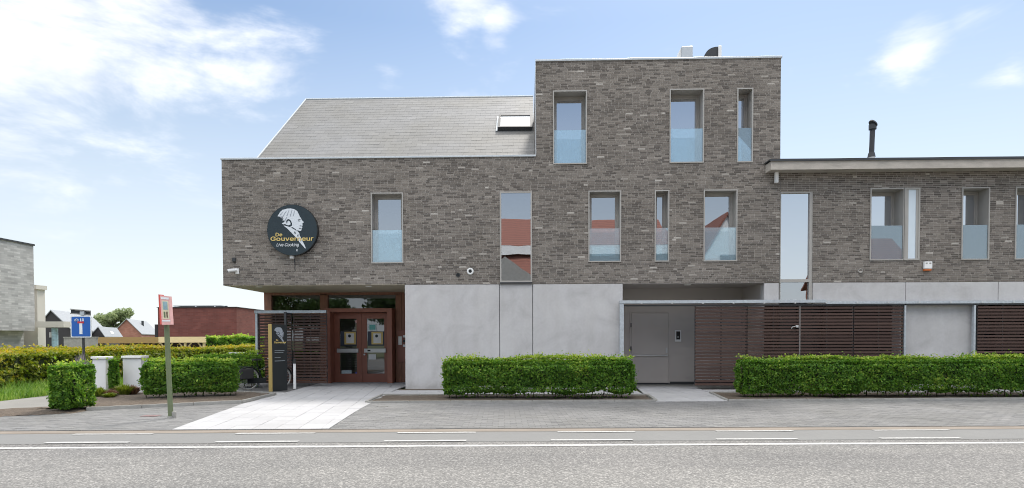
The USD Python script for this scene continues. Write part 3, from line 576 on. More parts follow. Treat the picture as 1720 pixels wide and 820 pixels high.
# entrance
GY = 3.0
def beam(x0, x1, z0, z1, y0=GY - .08, y1=GY + .08, m='wood', nm='mullion'): return part(B, nm, cbx(x0, x1, y0, y1, z0, z1, .004), m)
beam(XL, -9.42, 0, ZB); beam(-7.62, -7.33, 0, ZB - .06); beam(-4.83, -4.62, 0, ZB - .06); beam(-9.42, -4.62, ZB - .1, ZB - .004, nm='lintel')
beam(-9.42, -7.62, 2.52, 2.62, nm='transom'); beam(-9.42, -7.62, 0, .12, nm='bottom_rail')
for a, b2, c0, c1 in ((-9.42, -7.62, 2.62, ZB - .1), (-9.42, -7.62, .12, 2.52), (-7.33, -4.83, 2.72, ZB - .1)):
    part(B, 'glazing', quad_xz(a, b2, GY, c0, c1), 'doorglass')
wp = []
for i in range(6): part(B, 'wall_board', cbx(-4.62 + i * .124, -4.62 + (i + 1) * .124 - .004, GY - .05, GY + .05, .0, ZB - .01, .004), 'wood')
part(B, 'side_wall', bx(XL, XL + .25, 3.0, 14.5, 0, ZB), 'wood')
part(B, 'inner_wall', bx(XL + .3, -3.6, 7.5, 7.6, 0, ZB), 'interior'); part(B, 'inner_floor', bx(XL + .25, -3.6, 3.08, 7.5, -.01, .012), 'interior')
P_ = part(B, 'portal', cat([cbx(-7.30, -7.09, 2.45, GY + .1, 0.0, 2.70), cbx(-5.04, -4.86, 2.45, GY + .1, 0.0, 2.70), cbx(-7.09, -5.04, 2.45, GY + .1, 2.56, 2.70)]), 'portal')
def leaf(x0, x1, gx0, gx1, label):
    d = part(B, 'door', cat([bx(x0, gx0, 2.86, 2.93, .02, 2.545), bx(gx1, x1, 2.86, 2.93, .02, 2.545), bx(gx0, gx1, 2.862, 2.93, .02, .33), bx(gx0, gx1, 2.862, 2.93, 2.34, 2.545)]), 'portal', label=label)
    part(d, 'pane', quad_xz(gx0, gx1, 2.90, .33, 2.34), 'doorglass')
    part(d, 'push_bar', cbx(gx0 - .09, gx1 + .07, 2.79, 2.855, 1.10, 1.25, .01), 'steelbar')
    return d
dl = leaf(-7.085, -6.07, -6.88, -6.25, 'left leaf of the entrance door with notices on its glass')
dr = leaf(-6.06, -5.045, -5.88, -5.24, 'right leaf of the entrance door with notices on its glass')
part(dr, 'lock', bx(-5.84, -5.73, 2.775, 2.792, 1.15, 1.2), 'black'); part(dr, 'knob', cyl((-5.97, 2.83, 1.03), (-5.97, 2.86, 1.03), .03), 'steelbar')
def onglass(px0, py0, px1, py1, nm, m, d, y=2.885, label=None):
    a, b2 = at(px0, py1, y), at(px1, py0, y); return part(d, nm, bx(a[0], b2[0], y, y + .006, a[2], b2[2]), m, label=label), a, b2
for d, x in ((dl, 0), (dr, 45.5)):
    onglass(572.5 + x, 556.5, 602.5 + x, 581, 'window_film', 'bluemount', d, 2.893)
    onglass(578.5 + x, 557.5, 597.5 + x, 578.5, 'notice', 'goldprint', d, 2.884, 'gold bordered notice'); onglass(581.5 + x, 560, 594.5 + x, 576.5, 'notice_sheet', 'paper', d, 2.880)
    a = at(587 + x, 564.5, 2.874); part(d, 'notice_emblem', cyl((a[0], 2.873, a[2]), (a[0], 2.879, a[2]), .055, n=14), 'navy')
onglass(618.5, 544, 632.5, 556, 'sticker', 'paleblue', dr, 2.884); onglass(620.5, 546, 630.5, 554, 'sticker_print', 'teal', dr, 2.879); onglass(619, 595, 631.5, 604, 'card', 'paper', dr, 2.884)
onglass(574, 622, 590.5, 633, 'card', 'paleblue', dl, 2.884); onglass(597, 625, 604, 631.5, 'sticker', plain('violet_print', (.12, .14, .5), .5, .2, 30), dl, 2.884)
a = at(599.5, 540, 2.884); part(dl, 'sticker', cyl((a[0], 2.88, a[2]), (a[0], 2.889, a[2]), .062, n=16), 'posterpink'); onglass(597, 544, 602.5, 556, 'card', plain('olive_print', (.2, .19, .12), .6, .3, 30), dl, 2.884)
mb = thing('letterbox_panel', 'wooden panel with doorbell and letterboxes right of the entrance doors', 'letterboxes', (-4.5, 2.9, 1.3))
a, b2 = at(668, 608, 2.93), at(680.5, 555, 2.93); part(mb, 'panel', cbx(a[0], b2[0] + .12, 2.89, 2.948, a[2], b2[2]), 'portal')
a, b2 = at(669, 579.5, 2.88), at(675, 565, 2.88); part(mb, 'bell_plate', cbx(a[0], b2[0], 2.87, 2.889, a[2], b2[2], .004), 'steelbar')
for py in (563, 571, 579): a, b2 = at(677, py + 4, 2.8), at(682, py, 2.8); part(mb, 'letterbox', cbx(a[0], b2[0] + .1, 2.76, 2.888, a[2], b2[2], .01), 'white' if py != 571 else 'black')

# curtains behind two upper windows
cu_ = thing('curtain', 'white draped curtain behind the second upper window of the box storey', 'curtain', (5.0, .8, 7.1))
vs = []; nn_ = 40
for i in range(nn_ + 1):
    t = i / nn_
    for j in range(25):
        s = j / 24; zz = 9.25 - s * 2.15; xl = 4.62 + .62 * min(1, (s * 1.55)) ** 1.6 if s < .7 else 5.2 + .06 * math.sin((s - .7) * 8); vs.append((xl + (5.5 - xl) * t, .62 + .04 * math.sin(t * 26 + s * 2), zz))
f = [[i * 25 + j, (i + 1) * 25 + j, (i + 1) * 25 + j + 1] for i in range(nn_) for j in range(24)] + [[i * 25 + j, (i + 1) * 25 + j + 1, i * 25 + j + 1] for i in range(nn_) for j in range(24)]
part(cu_, 'cloth', (np.array(vs), np.array(f)), 'curtain', smooth=True)
cu2 = thing('curtain', 'narrow white curtain behind the slim upper window at the right', 'curtain', (6.6, .8, 7.1))
vs2 = np.array(vs); vs2 = np.c_[(vs2[:, 0] - 5.5) * -.35 + 6.45, vs2[:, 1], vs2[:, 2]]; part(cu2, 'cloth', (vs2, np.array(f)), 'curtain', smooth=True)
cu3 = thing('curtain', 'pale hanging cloth behind the first upper window of the box storey', 'curtain', (1.3, .6, 7.1))
for x0_, w_ in ((1.22, .2), (1.5, .14), (1.05, .06)):
    q = np.array([(x0_ + w_ * i / 12, .56 + .02 * math.sin(i * 1.3), z_) for i in range(13) for z_ in np.linspace(8.75, 7.15, 6)]); part(cu3, 'cloth', (q, np.array([k for i in range(12) for j in range(5) for k in ([i * 6 + j, i * 6 + 6 + j, i * 6 + 7 + j], [i * 6 + j, i * 6 + 7 + j, i * 6 + j + 1])])), 'curtain', smooth=True)
pl = thing('window_board', 'pale box standing behind the lower right of the square first floor window', 'box', (2.5, .5, 4.1))
a, b2 = at(1009, 434, .5), at(1034.5, 423.5, .5); part(pl, 'carton', cbx(a[0], b2[0], .5, .62, a[2], b2[2]), 'white')

# ------------------------------------------------------------------ the right-hand wing
A2 = thing('annex_building', 'low brick wing with projecting concrete eave right of the tall restaurant', 'building', (12, 0, 0))
AX0, AX1, AT = 7.82, 18.5, 59
AWIN = [(10.57, 12.05), (13.34, 14.15), (14.95, 15.8)]
TALL = (7.83, 8.83)
aop = [(a, b2, ZW0, ZW1) for a, b2 in AWIN] + [(TALL[0] - .02, TALL[1], 0, zc(49))]
apoly = Polygon([(8.835, ZB), (AX1, ZB), (AX1, zc(AT)), (AX0, zc(AT)), (AX0, zc(49)), (8.835, zc(49))]).difference(shapely.union_all([sbox(a, ZW0, b2, ZW1) for a, b2 in AWIN]))
part(A2, 'front_wall', extrude_xz(apoly, .002, .32), 'mortar')
ms, ts = brickwork([(AX0 + .005, AX1, 0, AT, aop)], None, 23)
pieces(A2, 'brick', ms, ts, 'brick', 300, 'brickwork')
part(A2, 'side_wall', bx(AX1 - .3, AX1, .32, 10, 0, zc(AT)), 'sidebrick'); part(A2, 'rear_wall', bx(AX0, AX1 - .3, 9.7, 10, 0, zc(AT)), 'sidebrick')
part(A2, 'floor_slab', bx(AX0, AX1 - .3, .32, 9.7, ZB, ZB + .3), 'interior'); part(A2, 'inner_wall', bx(AX0, AX1 - .3, 3.5, 3.6, 0, 6.6), 'interior')
part(A2, 'eave_slab', extrude_yz(Polygon([(-.42, 6.68), (.5, 6.70), (.5, 6.96), (-.42, 6.93)]), 7.36, AX1 + .3), plain('weathered_concrete', (.42, .385, .34), .9, .2, 2.2, bump=.3, fine=.1, stretch=(1, 1, 3)))
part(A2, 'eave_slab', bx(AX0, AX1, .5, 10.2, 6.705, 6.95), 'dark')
part(A2, 'roof_edge', cat([bx(7.32, AX1 + .33, -.45, .6, 6.965, 7.0), bx(7.32, AX1 + .33, -.455, -.425, 6.93, 6.965)]), 'dark')
part(A2, 'downpipe', cbx(7.60, 7.70, -.17, -.06, 6.36, 6.69, .01), 'white')
# tall window
w = part(A2, 'window', cat([bx(8.735, 8.83, .02, .14, 0, zc(49)), bx(7.83, 8.735, .021, .14, zc(49) - .05, zc(49)), bx(7.83, 8.735, .021, .14, 3.33, 3.42), bx(7.832, 7.86, .022, .14, 0, zc(49) - .05)]), 'aluminium', label='storey-high glazed strip where the wing meets the restaurant')
part(w, 'pane', quad_xz(7.86, 8.735, .08, 3.42, zc(49) - .05), 'brightglass'); part(w, 'pane', quad_xz(7.86, 8.735, .08, 0.1, 3.33), 'glass')
# left window with a flush frosted side panel
a, b2 = AWIN[0]
w = juliet(A2, a, b2 - .47, ZW0, ZW1, .42, 5.05, glass='brightglass')
w2 = part(A2, 'window', ring(b2 - .47, b2 + .015, ZW0 - .02, ZW1 + .015, .05, -.03, .12), 'aluminium', label='narrow flush frosted panel beside the recessed window'); part(w2, 'frosted_pane', bx(b2 - .33, b2 - .1, .0, .02, ZW0 + .03, ZW1 - .035), 'frosted'); part(w2, 'stile', cat([bx(b2 - .42, b2 - .33, -.015, .03, ZW0 + .03, ZW1 - .035), bx(b2 - .1, b2 - .035, -.015, .03, ZW0 + .03, ZW1 - .035)]), 'aluminium')
juliet(A2, *AWIN[1], ZW0, ZW1, .42, 5.05, glass='brightglass'); juliet(A2, *AWIN[2], ZW0, ZW1, .42, 5.05, glass='brightglass')
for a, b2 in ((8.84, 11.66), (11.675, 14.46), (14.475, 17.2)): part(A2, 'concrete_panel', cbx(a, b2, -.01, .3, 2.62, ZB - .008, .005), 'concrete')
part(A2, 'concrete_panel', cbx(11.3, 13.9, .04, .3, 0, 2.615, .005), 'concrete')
part(A2, 'wall_board', bx(9.2, 11.29, .06, .3, 0, 2.615), 'slatback'); part(A2, 'wall_board', bx(13.91, 14.12, .06, .3, 0, 2.615), 'slatback'); part(A2, 'wall_board', bx(14.45, 15.2, .06, .3, 0, 2.615), 'slatback'); part(A2, 'wall_board', bx(15.5, AX1 - .3, .06, .3, 0, 2.615), 'slatback')
part(A2, 'wall_board', bx(8.84, 9.2, .2, .3, 0, 2.615), 'dark'); part(A2, 'wall_board', bx(7.835, 8.835, .0, .018, 0, 2.66), 'black')  # black board is added over the lower glazing to darken the slat gaps
part(B, 'wall_board', bx(7.36, 7.79, -.03, -.004, 0, 2.6), 'slatback')
# flue, chimney boxes
fl = thing('flue_pipe', 'dark metal flue pipe with cap on the low wing roof', 'flue', (12.55, 3, 6.95))
fx, fy = at(1464, 240, 3)[0], 3.0; zb_, zt_ = at(1464, 263, 3)[2], at(1464, 212, 3)[2]
part(fl, 'pipe', cyl((fx, fy, zb_), (fx + .03, fy, zt_), .085, n=20), 'dark', smooth=40); part(fl, 'collar', cyl((fx, fy, zb_ - .02), (fx, fy, zb_ + .13), .13, .1, n=20), 'dark', smooth=40); part(fl, 'cap', cat([cyl((fx + .03, fy, zt_ - .12), (fx + .03, fy, zt_ + .05), .125, n=20), cyl((fx + .03, fy, zt_ + .07), (fx + .06, fy, zt_ + .10), .16, n=20), cyl((fx + .03, fy, zt_ + .0), (fx + .03, fy, zt_ + .09), .05, n=8)]), 'dark', smooth=40)
part(fl, 'flashing', cyl((fx, fy, 6.95), (fx, fy, zb_ - .01), .16, .11, n=20), 'white', smooth=40)
bxp = at(1152, 80, 2.5); x0, x1, zt = at(1145, 80, 2.5)[0], at(1164, 80, 2.5)[0], at(1152, 77, 2.5)[2]
cb = thing('roof_vent_box', 'pale metal vent box on the tall roof, left of the dark cowl', 'roof vent', (x0, 2.5, TOWTOP - .2)); part(cb, 'casing', cbx(x0, x1, 2.5, 3.1, TOWTOP - .2, zt, .02), 'coping'); part(cb, 'side_cowl', extrude_xz(Polygon([(x0 - .3, TOWTOP - .2), (x0 - .005, TOWTOP - .2), (x0 - .005, zt - .03), (x0 - .06, zt - .15)]), 2.55, 2.9), 'white')
x0, x1, x2, zt = at(1183, 90, 2.5)[0], at(1206, 90, 2.5)[0], at(1211.5, 90, 2.5)[0], at(1206, 78.5, 2.5)[2]; zq = at(1183, 97, 2.5)[2]
cb2 = thing('roof_cowl', 'dark quarter-round chimney cowl with a white back on the tall roof', 'chimney cowl', (x1, 2.5, TOWTOP - .2))
part(cb2, 'cowl', extrude_xz(Polygon([(x0 - .1, TOWTOP - .2)] + [(x1 - (x1 - x0) * math.cos(t) ** .9, zq - .02 + (zt - zq + .02) * math.sin(t)) for t in np.linspace(.02, math.pi / 2, 14)] + [(x1, TOWTOP - .2)]), 2.5, 3.0), 'dark'); part(cb2, 'back_plate', cbx(x1 + .003, x2, 2.45, 3.05, TOWTOP - .2, zt + .02, .01), 'white')

# ------------------------------------------------------------------ slatted gates and screens
def slat_panel(name, label, cat_, x0, x1, y, z0, z1, pitch=.098, group=None, dk=0.0):
    t = thing(name, label, cat_, (x0, y, 0), group)
    n = int(round((z1 - z0) / pitch)); p = (z1 - z0) / n
    for i in range(n):
        zz = z0 + i * p; part(t, 'slat', cbx(x0 + .004, x1 - .004, y - .012 + rng.normal(0, .001), y + .012, zz + .006, zz + p * .74, .003), 'slat', tone=float(np.clip(rng.normal(.5 - dk, .2), 0, 1)))
    for xs in (x0, x0 + (x1 - x0) * .5, x1 - .03): part(t, 'stile', bx(xs, xs + .03, y + .014, y + .05, z0, z1), 'dark')
    return t
g = 'sliding slatted gates below the galvanised rail'
GYP = -.10
for lab, a, b2 in (('dark slatted gate right of the taupe steel door', 5.19, 6.785), ('dark slatted gate left of the gate latch', 6.795, 8.385), ('dark slatted gate right of the gate latch', 8.42, 10.03), ('dark slatted gate meeting the concrete panel', 10.05, 11.55), ('dark slatted gate right of the lone concrete panel', 13.78, 15.3), ('dark slatted gate at the far right edge', 15.32, 16.9)):
    slat_panel('slatted_gate', lab, 'gate', a, b2, GYP, .12, 2.58)
rl_ = thing('gate_rail', 'galvanised steel rail and post carrying the slatted gates', 'gate rail', (2.9, -.1, 0))
part(rl_, 'post', cbx(2.86, 2.985, -.17, -.06, 0, 2.67, .006), 'zinc'); part(rl_, 'top_rail', cbx(2.86, 9.18, -.18, -.035, 2.672, 2.77, .006), 'zinc'); part(rl_, 'lower_rail', cbx(9.19, 17, -.15, -.035, 2.635, 2.72, .006), 'zinc'); part(rl_, 'track', bx(2.99, 17, -.13, -.06, 2.59, 2.632), 'dark')
for x in np.arange(3.5, 16.8, .94): part(rl_, 'hanger', bx(x, x + .05, -.19, -.182, 2.655, 2.70), 'steelbar')
part(rl_, 'post', cbx(11.57, 11.62, -.13, -.03, 0, 2.63, .004), 'zinc'); part(rl_, 'post', cbx(13.66, 13.72, -.13, -.03, 0, 2.63, .004), 'zinc'); part(rl_, 'post', cbx(8.385, 8.42, -.12, -.05, 0, 2.63, .004), plain('dull_steel', (.2, .18, .17), .5, .1, 5))
la = at(1334, 549, -.16); lt = thing('gate_latch', 'small pale lever latch on the slatted gate post', 'latch', la)
part(lt, 'lever', tubepath([(la[0] - .09, -.17, la[2] - .05), (la[0] - .06, -.19, la[2] + .0), (la[0] + .06, -.18, la[2] + .02)], .012), 'steelbar'); part(lt, 'keeper', bx(la[0] + .06, la[0] + .13, -.16, -.13, la[2] - .02, la[2] + .05), 'steelbar')
SY = .9
S0, S1, S2 = at(430, 560, SY)[0], at(491, 560, SY)[0], at(549, 560, SY)[0]; SZ = at(490, 526.5, SY)[2]
g2 = 'slatted screens left of the entrance'
slat_panel('slatted_screen', 'dark slatted screen behind the bicycle and totem', 'screen', S0 + .08, S1 - .02, SY, .13, SZ - .01, dk=.25); slat_panel('slatted_screen', 'dark slatted screen next to the entrance portal', 'screen', S1 + .03, S2, SY, .13, SZ - .01, dk=.25)
sr = thing('screen_frame', 'galvanised frame with posts holding the two screens left of the entrance', 'frame', (S0, SY, 0))
part(sr, 'post', cbx(S0, S0 + .075, SY - .06, SY + .05, 0, SZ, .005), 'zinc'); part(sr, 'top_rail', cbx(S0 - .02, S2, SY - .07, SY + .06, SZ + .002, SZ + .10, .005), 'zinc'); part(sr, 'post', cbx(S1 - .03, S1 + .04, SY - .6, SY - .53, 0, SZ + .02, .005), 'dark'); part(sr, 'tie_bar', bx(S1 - .02, S1 + .03, SY - .53, SY - .07, SZ - .04, SZ), 'dark')

# ------------------------------------------------------------------ leaves
def leaves(pts, nrm, size, flat=.35, seed=0, aspect=.62):
    r = np.random.default_rng(seed); n = len(pts)
    d = nrm + r.normal(0, .85, (n, 3)); d /= np.linalg.norm(d, axis=1, keepdims=True)
    a = np.cross(d, r.normal(0, 1, (n, 3))); a[:, 2] -= .3; a -= (a * d).sum(1, keepdims=True) * d; a /= np.linalg.norm(a, axis=1, keepdims=True); b2 = np.cross(d, a)
    s = size * r.uniform(.55, 1.45, (n, 1)); w = s * aspect
    v = np.stack([pts - a * s * .5, pts + b2 * w * .5 + d * s * flat * .35 - a * s * .05, pts + a * s * .5, pts - b2 * w * .5 + d * s * flat * .35 - a * s * .05], 1).reshape(-1, 3)
    i = np.arange(n) * 4
    return v, np.vstack([np.c_[i, i + 1, i + 2], np.c_[i, i + 2, i + 3]])
def box_shell(x0, x1, y0, y1, z0, z1, density, seed, lump=.09, fl=2.2, bottom=True):
    r = np.random.default_rng(seed); out, nr = [], []
    faces = [((x0, y0, z0), (x1 - x0, 0, 0), (0, 0, z1 - z0), (0, -1, 0)), ((x0, y1, z0), (x1 - x0, 0, 0), (0, 0, z1 - z0), (0, 1, 0)), ((x0, y0, z0), (0, y1 - y0, 0), (0, 0, z1 - z0), (-1, 0, 0)), ((x1, y0, z0), (0, y1 - y0, 0), (0, 0, z1 - z0), (1, 0, 0)), ((x0, y0, z1), (x1 - x0, 0, 0), (0, y1 - y0, 0), (0, 0, 1)), ((x0, y0, z0), (x1 - x0, 0, 0), (0, y1 - y0, 0), (0, 0, -1))]
    for o, e1, e2, nn in faces:
        ar = np.linalg.norm(e1) * np.linalg.norm(e2); k = int(ar * density * (1.0 if nn[2] != -1 else .5) * (.35 if nn == (0, 1, 0) else 1))
        if k < 1: continue
        p = np.array(o) + r.random((k, 1)) * np.array(e1) + r.random((k, 1)) * np.array(e2); q = np.array(nn, float)
        bumpn = (meshkit.fbm(p * fl, 3, seed % 50) - .5) * 2.3 * lump + (meshkit.noise(p * 8, 3) - .5) * lump * 1.1
        p = p + q * (bumpn[:, None] - r.exponential(.04, (k, 1)) + 1.5 * lump * (meshkit.noise(np.c_[p[:, 0] * 1.25, p[:, 1] * .2, p[:, 0] * 0 + seed], 21)[:, None] - .5) + (r.random((k, 1)) < .05) * r.exponential(.03, (k, 1))); out.append(p); nr.append(np.tile(q + np.array([0, 0, .35]), (k, 1)))
    p, nn = np.vstack(out), np.vstack(nr)
    c = np.array([(x0 + x1) / 2, (y0 + y1) / 2, (z0 + z1) / 2]); hs = np.array([(x1 - x0) / 2, (y1 - y0) / 2, (z1 - z0) / 2])
    over = np.abs(p - c) - (hs - .17); k = ((over > 0).sum(1) >= 2); shr = np.where(over > 0, over, 0)
    p[k] -= (np.sign(p - c) * shr * .45)[k]
    return p, nn
def hedge(name, label, x0, x1, y0, y1, z1, rot=0, c=None, z0=.12, dens=2300, size=.062, m='beech', seed=1, stems=True, group=None, lump=.10, gaps=.0):
    c = c or ((x0 + x1) / 2, (y0 + y1) / 2); t = thing(name, label, 'hedge', (c[0], c[1], 0), group)
    p, nn = box_shell(x0, x1, y0, y1, z0, z1, dens, seed, lump)
    if gaps:                                                          # thin out the foot of the hedge
        hgt = z0 + gaps * (.25 + .9 * meshkit.noise(np.c_[p[:, 0] * 2.1, p[:, 1] * .5, p[:, 0] * 0 + seed], 9)); keep = (p[:, 2] > hgt) | (np.random.default_rng(seed).random(len(p)) < .12); p, nn = p[keep], nn[keep]
    sprig = np.random.default_rng(seed + 5); k = int((x1 - x0) * (y1 - y0) * 200); sp = np.c_[sprig.uniform(x0, x1, k), sprig.uniform(y0, y1, k), z1 - .01 + sprig.exponential(.03, k)]; sp[:, 2] += 1.5 * lump * (meshkit.noise(np.c_[sp[:, 0] * 1.25, sp[:, 1] * .2, sp[:, 0] * 0 + seed], 21) - .5); p, nn = np.vstack([p, sp]), np.vstack([nn, np.tile([0, -.5, .6], (k, 1))])
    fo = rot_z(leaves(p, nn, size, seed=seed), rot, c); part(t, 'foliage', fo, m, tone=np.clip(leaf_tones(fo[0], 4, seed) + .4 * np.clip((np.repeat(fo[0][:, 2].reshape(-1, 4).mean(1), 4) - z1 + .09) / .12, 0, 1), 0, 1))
    b0 = max(z0 + gaps * 1.0 + .08, .18); core = trimesh.creation.box((1, 1, 1)).subdivide().subdivide().subdivide(); v = np.array(core.vertices) * [x1 - x0 - .3, y1 - y0 - .3, z1 - b0 - .18] + [(x0 + x1) / 2, (y0 + y1) / 2, (z1 + b0) / 2 - .06]
    v += (meshkit.noise(v * 4, 7)[:, None] - .5) * .12; part(t, 'twigs', rot_z((v, np.array(core.faces)), rot, c), 'twig')
    if stems:
        r = np.random.default_rng(seed)
        for x in np.arange(x0 + .12, x1 - .05, .26):
            yy = (y0 + y1) / 2 + r.normal(0, .06); part(t, 'stem', rot_z(cyl((x + r.normal(0, .04), yy, -.02), (x + r.normal(0, .06), yy, b0 + .15), .014, .010, n=6), rot, c), 'bark')
    return t
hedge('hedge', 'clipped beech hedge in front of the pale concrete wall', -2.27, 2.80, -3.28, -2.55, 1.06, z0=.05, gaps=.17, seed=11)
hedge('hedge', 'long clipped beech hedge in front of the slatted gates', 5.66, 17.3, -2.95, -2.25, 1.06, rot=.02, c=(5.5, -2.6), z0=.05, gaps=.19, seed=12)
hedge('hedge', 'short tapering beech hedge at the corner left of the white piers', -10.45, -9.86, -6.25, -5.3, 1.09, z0=.03, gaps=.02, seed=13, lump=.09)
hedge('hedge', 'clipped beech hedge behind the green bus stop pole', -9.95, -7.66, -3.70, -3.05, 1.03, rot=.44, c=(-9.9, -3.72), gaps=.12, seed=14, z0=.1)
hedge('hedge', 'second hedge row behind the hedge at the green pole', -11.0, -8.75, .3, .85, at(350, 592.5, .3)[2] - .04, gaps=.1, seed=15)
hedge('hedge', 'narrow hedge column between the two white piers', at(176, 600, -2.2)[0], at(206, 600, -1.9)[0], -2.25, -1.85, 1.07, gaps=.08, seed=16, lump=.05)
hedge('hedge', 'long untrimmed yellow green hedge running along the side street', -17.0, -15.6, -6, 27, 1.19, dens=620, size=.105, m='yellowleaf', seed=17, stems=False, lump=.2, z0=.1)
hedge('hedge', 'dark green hedge in front of the low red brick building', at(345, 570, 20)[0], at(440, 570, 20)[0], 20, 21.2, at(390, 566, 20)[2], dens=350, size=.15, m='beech', seed=18, stems=False, lump=.15)

# ------------------------------------------------------------------ grass verge and small plants
r = np.random.default_rng(31); n = 15000
gxv, gyv = r.uniform(-16.2, -13.75, n), r.uniform(-6.5, 12, n); hh = (.10 + .36 * meshkit.noise(np.c_[gxv * 1.3, gyv * 1.3, gxv * 0], 2) ** 1.5 * 1.3) * r.uniform(.6, 1.2, n) * np.clip((-13.7 - gxv) / .7 + .25, .25, 1); hh = np.where(gyv > 2, hh * .8, hh)
an = r.uniform(0, 2 * np.pi, n); ln = r.normal(0, .35, (n, 2)) * hh[:, None]; w = .011
base = np.c_[gxv, gyv, np.full(n, -.05)]; side = np.c_[np.cos(an), np.sin(an), 0 * an] * w; tip = base + np.c_[ln, hh + .05]; mid = base + np.c_[ln * .35, hh * .55 + .05]
v = np.stack([base - side, base + side, mid + side * .8, mid - side * .8, tip], 1).reshape(-1, 3); i = np.arange(n) * 5
solo('grass_verge', (v, np.vstack([np.c_[i, i + 1, i + 2], np.c_[i, i + 2, i + 3], np.c_[i + 3, i + 2, i + 4]])), 'grass', 'green grass along the side street', 'grass', kind='stuff', tone=leaf_tones(v, 5, 3))
def tuft(px, py, y, rad, h, m, label, seed, n=260, nm='garden_plant', ct='plant'):
    c = at(px, py, y); c[2] = .05; r = np.random.default_rng(seed); an, rr = r.uniform(0, 2 * np.pi, n), rad * np.sqrt(r.random(n)); hh = h * r.uniform(.55, 1.1, n)
    base = np.c_[c[0] + np.cos(an) * rr * .45, c[1] + np.sin(an) * rr * .45, np.full(n, c[2])]; tip = np.c_[c[0] + np.cos(an) * rr * 1.15, c[1] + np.sin(an) * rr * 1.15, c[2] + hh * (1 - .35 * rr / rad)]
    mid = base * .45 + tip * .55 + np.c_[0 * an, 0 * an, hh * .18]; sd = np.c_[-np.sin(an), np.cos(an), 0 * an] * .016
    v = np.stack([base - sd * .6, base + sd * .6, mid + sd, mid - sd, tip], 1).reshape(-1, 3); i = np.arange(n) * 5
    t = thing(nm, label, ct, c); part(t, 'leaves', (v, np.vstack([np.c_[i, i + 1, i + 2], np.c_[i, i + 2, i + 3], np.c_[i + 3, i + 2, i + 4]])), m, tone=leaf_tones(v, 5, seed))
for k, (px, py, y, rad, h, m, lab) in enumerate([(167, 666, -2.9, .22, .28, 'tuft', 'lime green tuft at the foot of the left white pier'), (186, 668, -2.9, .2, .2, 'heather', 'reddish brown low plant below the hedge column'), (197, 662, -2.2, .22, .24, 'heather', 'brown low plant left of the right white pier'), (209, 664, -2.4, .28, .34, 'tuft', 'largest lime green tuft in front of the right white pier'), (184, 673, -3.3, .2, .16, 'tuft', 'small low green plant nearest the kerb'), (222, 660, -2.2, .25, .28, 'heather', 'pale brown plant beside the hedge end')]):
    tuft(px, py, y, rad, h, m, lab, 40 + k)
tuft(137, 645, -1.9, .3, 1.24, 'lavender', 'grey feathery tuft at the foot of the blue sign', 50, 420)

# ------------------------------------------------------------------ garden piers
def pier(px0, px1, pyt, y, dp, label):
    a, b2 = at(px0, pyt, y), at(px1, pyt, y); t = thing('white_pier', label, 'pier', ((a[0] + b2[0]) / 2, y, 0)); part(t, 'shaft', cbx(a[0] + .03, b2[0] - .03, y, y + dp, -.02, a[2] - .07, .01), 'render'); part(t, 'cap', cbx(a[0], b2[0], y - .03, y + dp + .03, a[2] - .068, a[2], .008), 'white')
pier(153, 179, 599, -2.1, .25, 'white rendered pier left of the narrow hedge column'); pier(204, 238, 598, -1.75, .3, 'white rendered pier right of the narrow hedge column')
wl = at(384, 592, 1.2); wr = at(424, 592, 1.2); lw = thing('garden_wall', 'low white garden wall behind the second hedge row', 'wall', (wl[0], 1.2, 0)); part(lw, 'wall', bx(wl[0], wr[0], 1.2, 1.4, -.02, wl[2] - .05), 'render'); part(lw, 'cap', bx(wl[0] - .02, wr[0] + .02, 1.17, 1.43, wl[2] - .048, wl[2]), 'white')

# ------------------------------------------------------------------ signs
bs = at(137.5, 620, -1.25); bsx = bs[0]; s0_, s1_ = at(119.5, 567, -1.25), at(153.5, 530.5, -1.25); cx_, cz_ = (s0_[0] + s1_[0]) / 2, (s0_[2] + s1_[2]) / 2; hw, hh_ = (s1_[0] - s0_[0]) / 2, (s1_[2] - s0_[2]) / 2
bt = thing('road_sign', 'square blue dead end sign with white stem and red bar', 'road sign', (bsx, -1.2, 0))
part(bt, 'pole', cyl((cx_ + .02, -1.2, -.02), (cx_ + .02, -1.2, cz_ + hh_ + .16), .035, n=14), 'dark', smooth=40)
part(bt, 'plate', extrude_xz(sbox(cx_ - hw, cz_ - hh_, cx_ + hw, cz_ + hh_).buffer(-.04).buffer(.04), -1.262, -1.245), 'signwhite'); part(bt, 'field', extrude_xz(sbox(cx_ - hw + .03, cz_ - hh_ + .03, cx_ + hw - .03, cz_ + hh_ - .03).buffer(-.03).buffer(.03), -1.266, -1.262), 'signblue')
part(bt, 'white_stem', bx(cx_ - .045, cx_ + .045, -1.27, -1.266, cz_ - hh_ + .1, cz_ + .10), 'signwhite'); part(bt, 'red_bar', bx(cx_ - .1, cx_ + .1, -1.272, -1.266, cz_ + .10, cz_ + .155), 'signred'); part(bt, 'upper_stem', bx(cx_ - .016, cx_ + .016, -1.27, -1.266, cz_ + .155, cz_ + .245), 'signwhite')
bk = [torus((cx_ - .17, -1.268, cz_ + .19), .026, .006, (0, 1, 0), 14, 4), torus((cx_ - .09, -1.268, cz_ + .19), .026, .006, (0, 1, 0), 14, 4), tubepath([(cx_ - .17, -1.268, cz_ + .19), (cx_ - .145, -1.268, cz_ + .235), (cx_ - .105, -1.268, cz_ + .235), (cx_ - .09, -1.268, cz_ + .19)], .006, 4)]
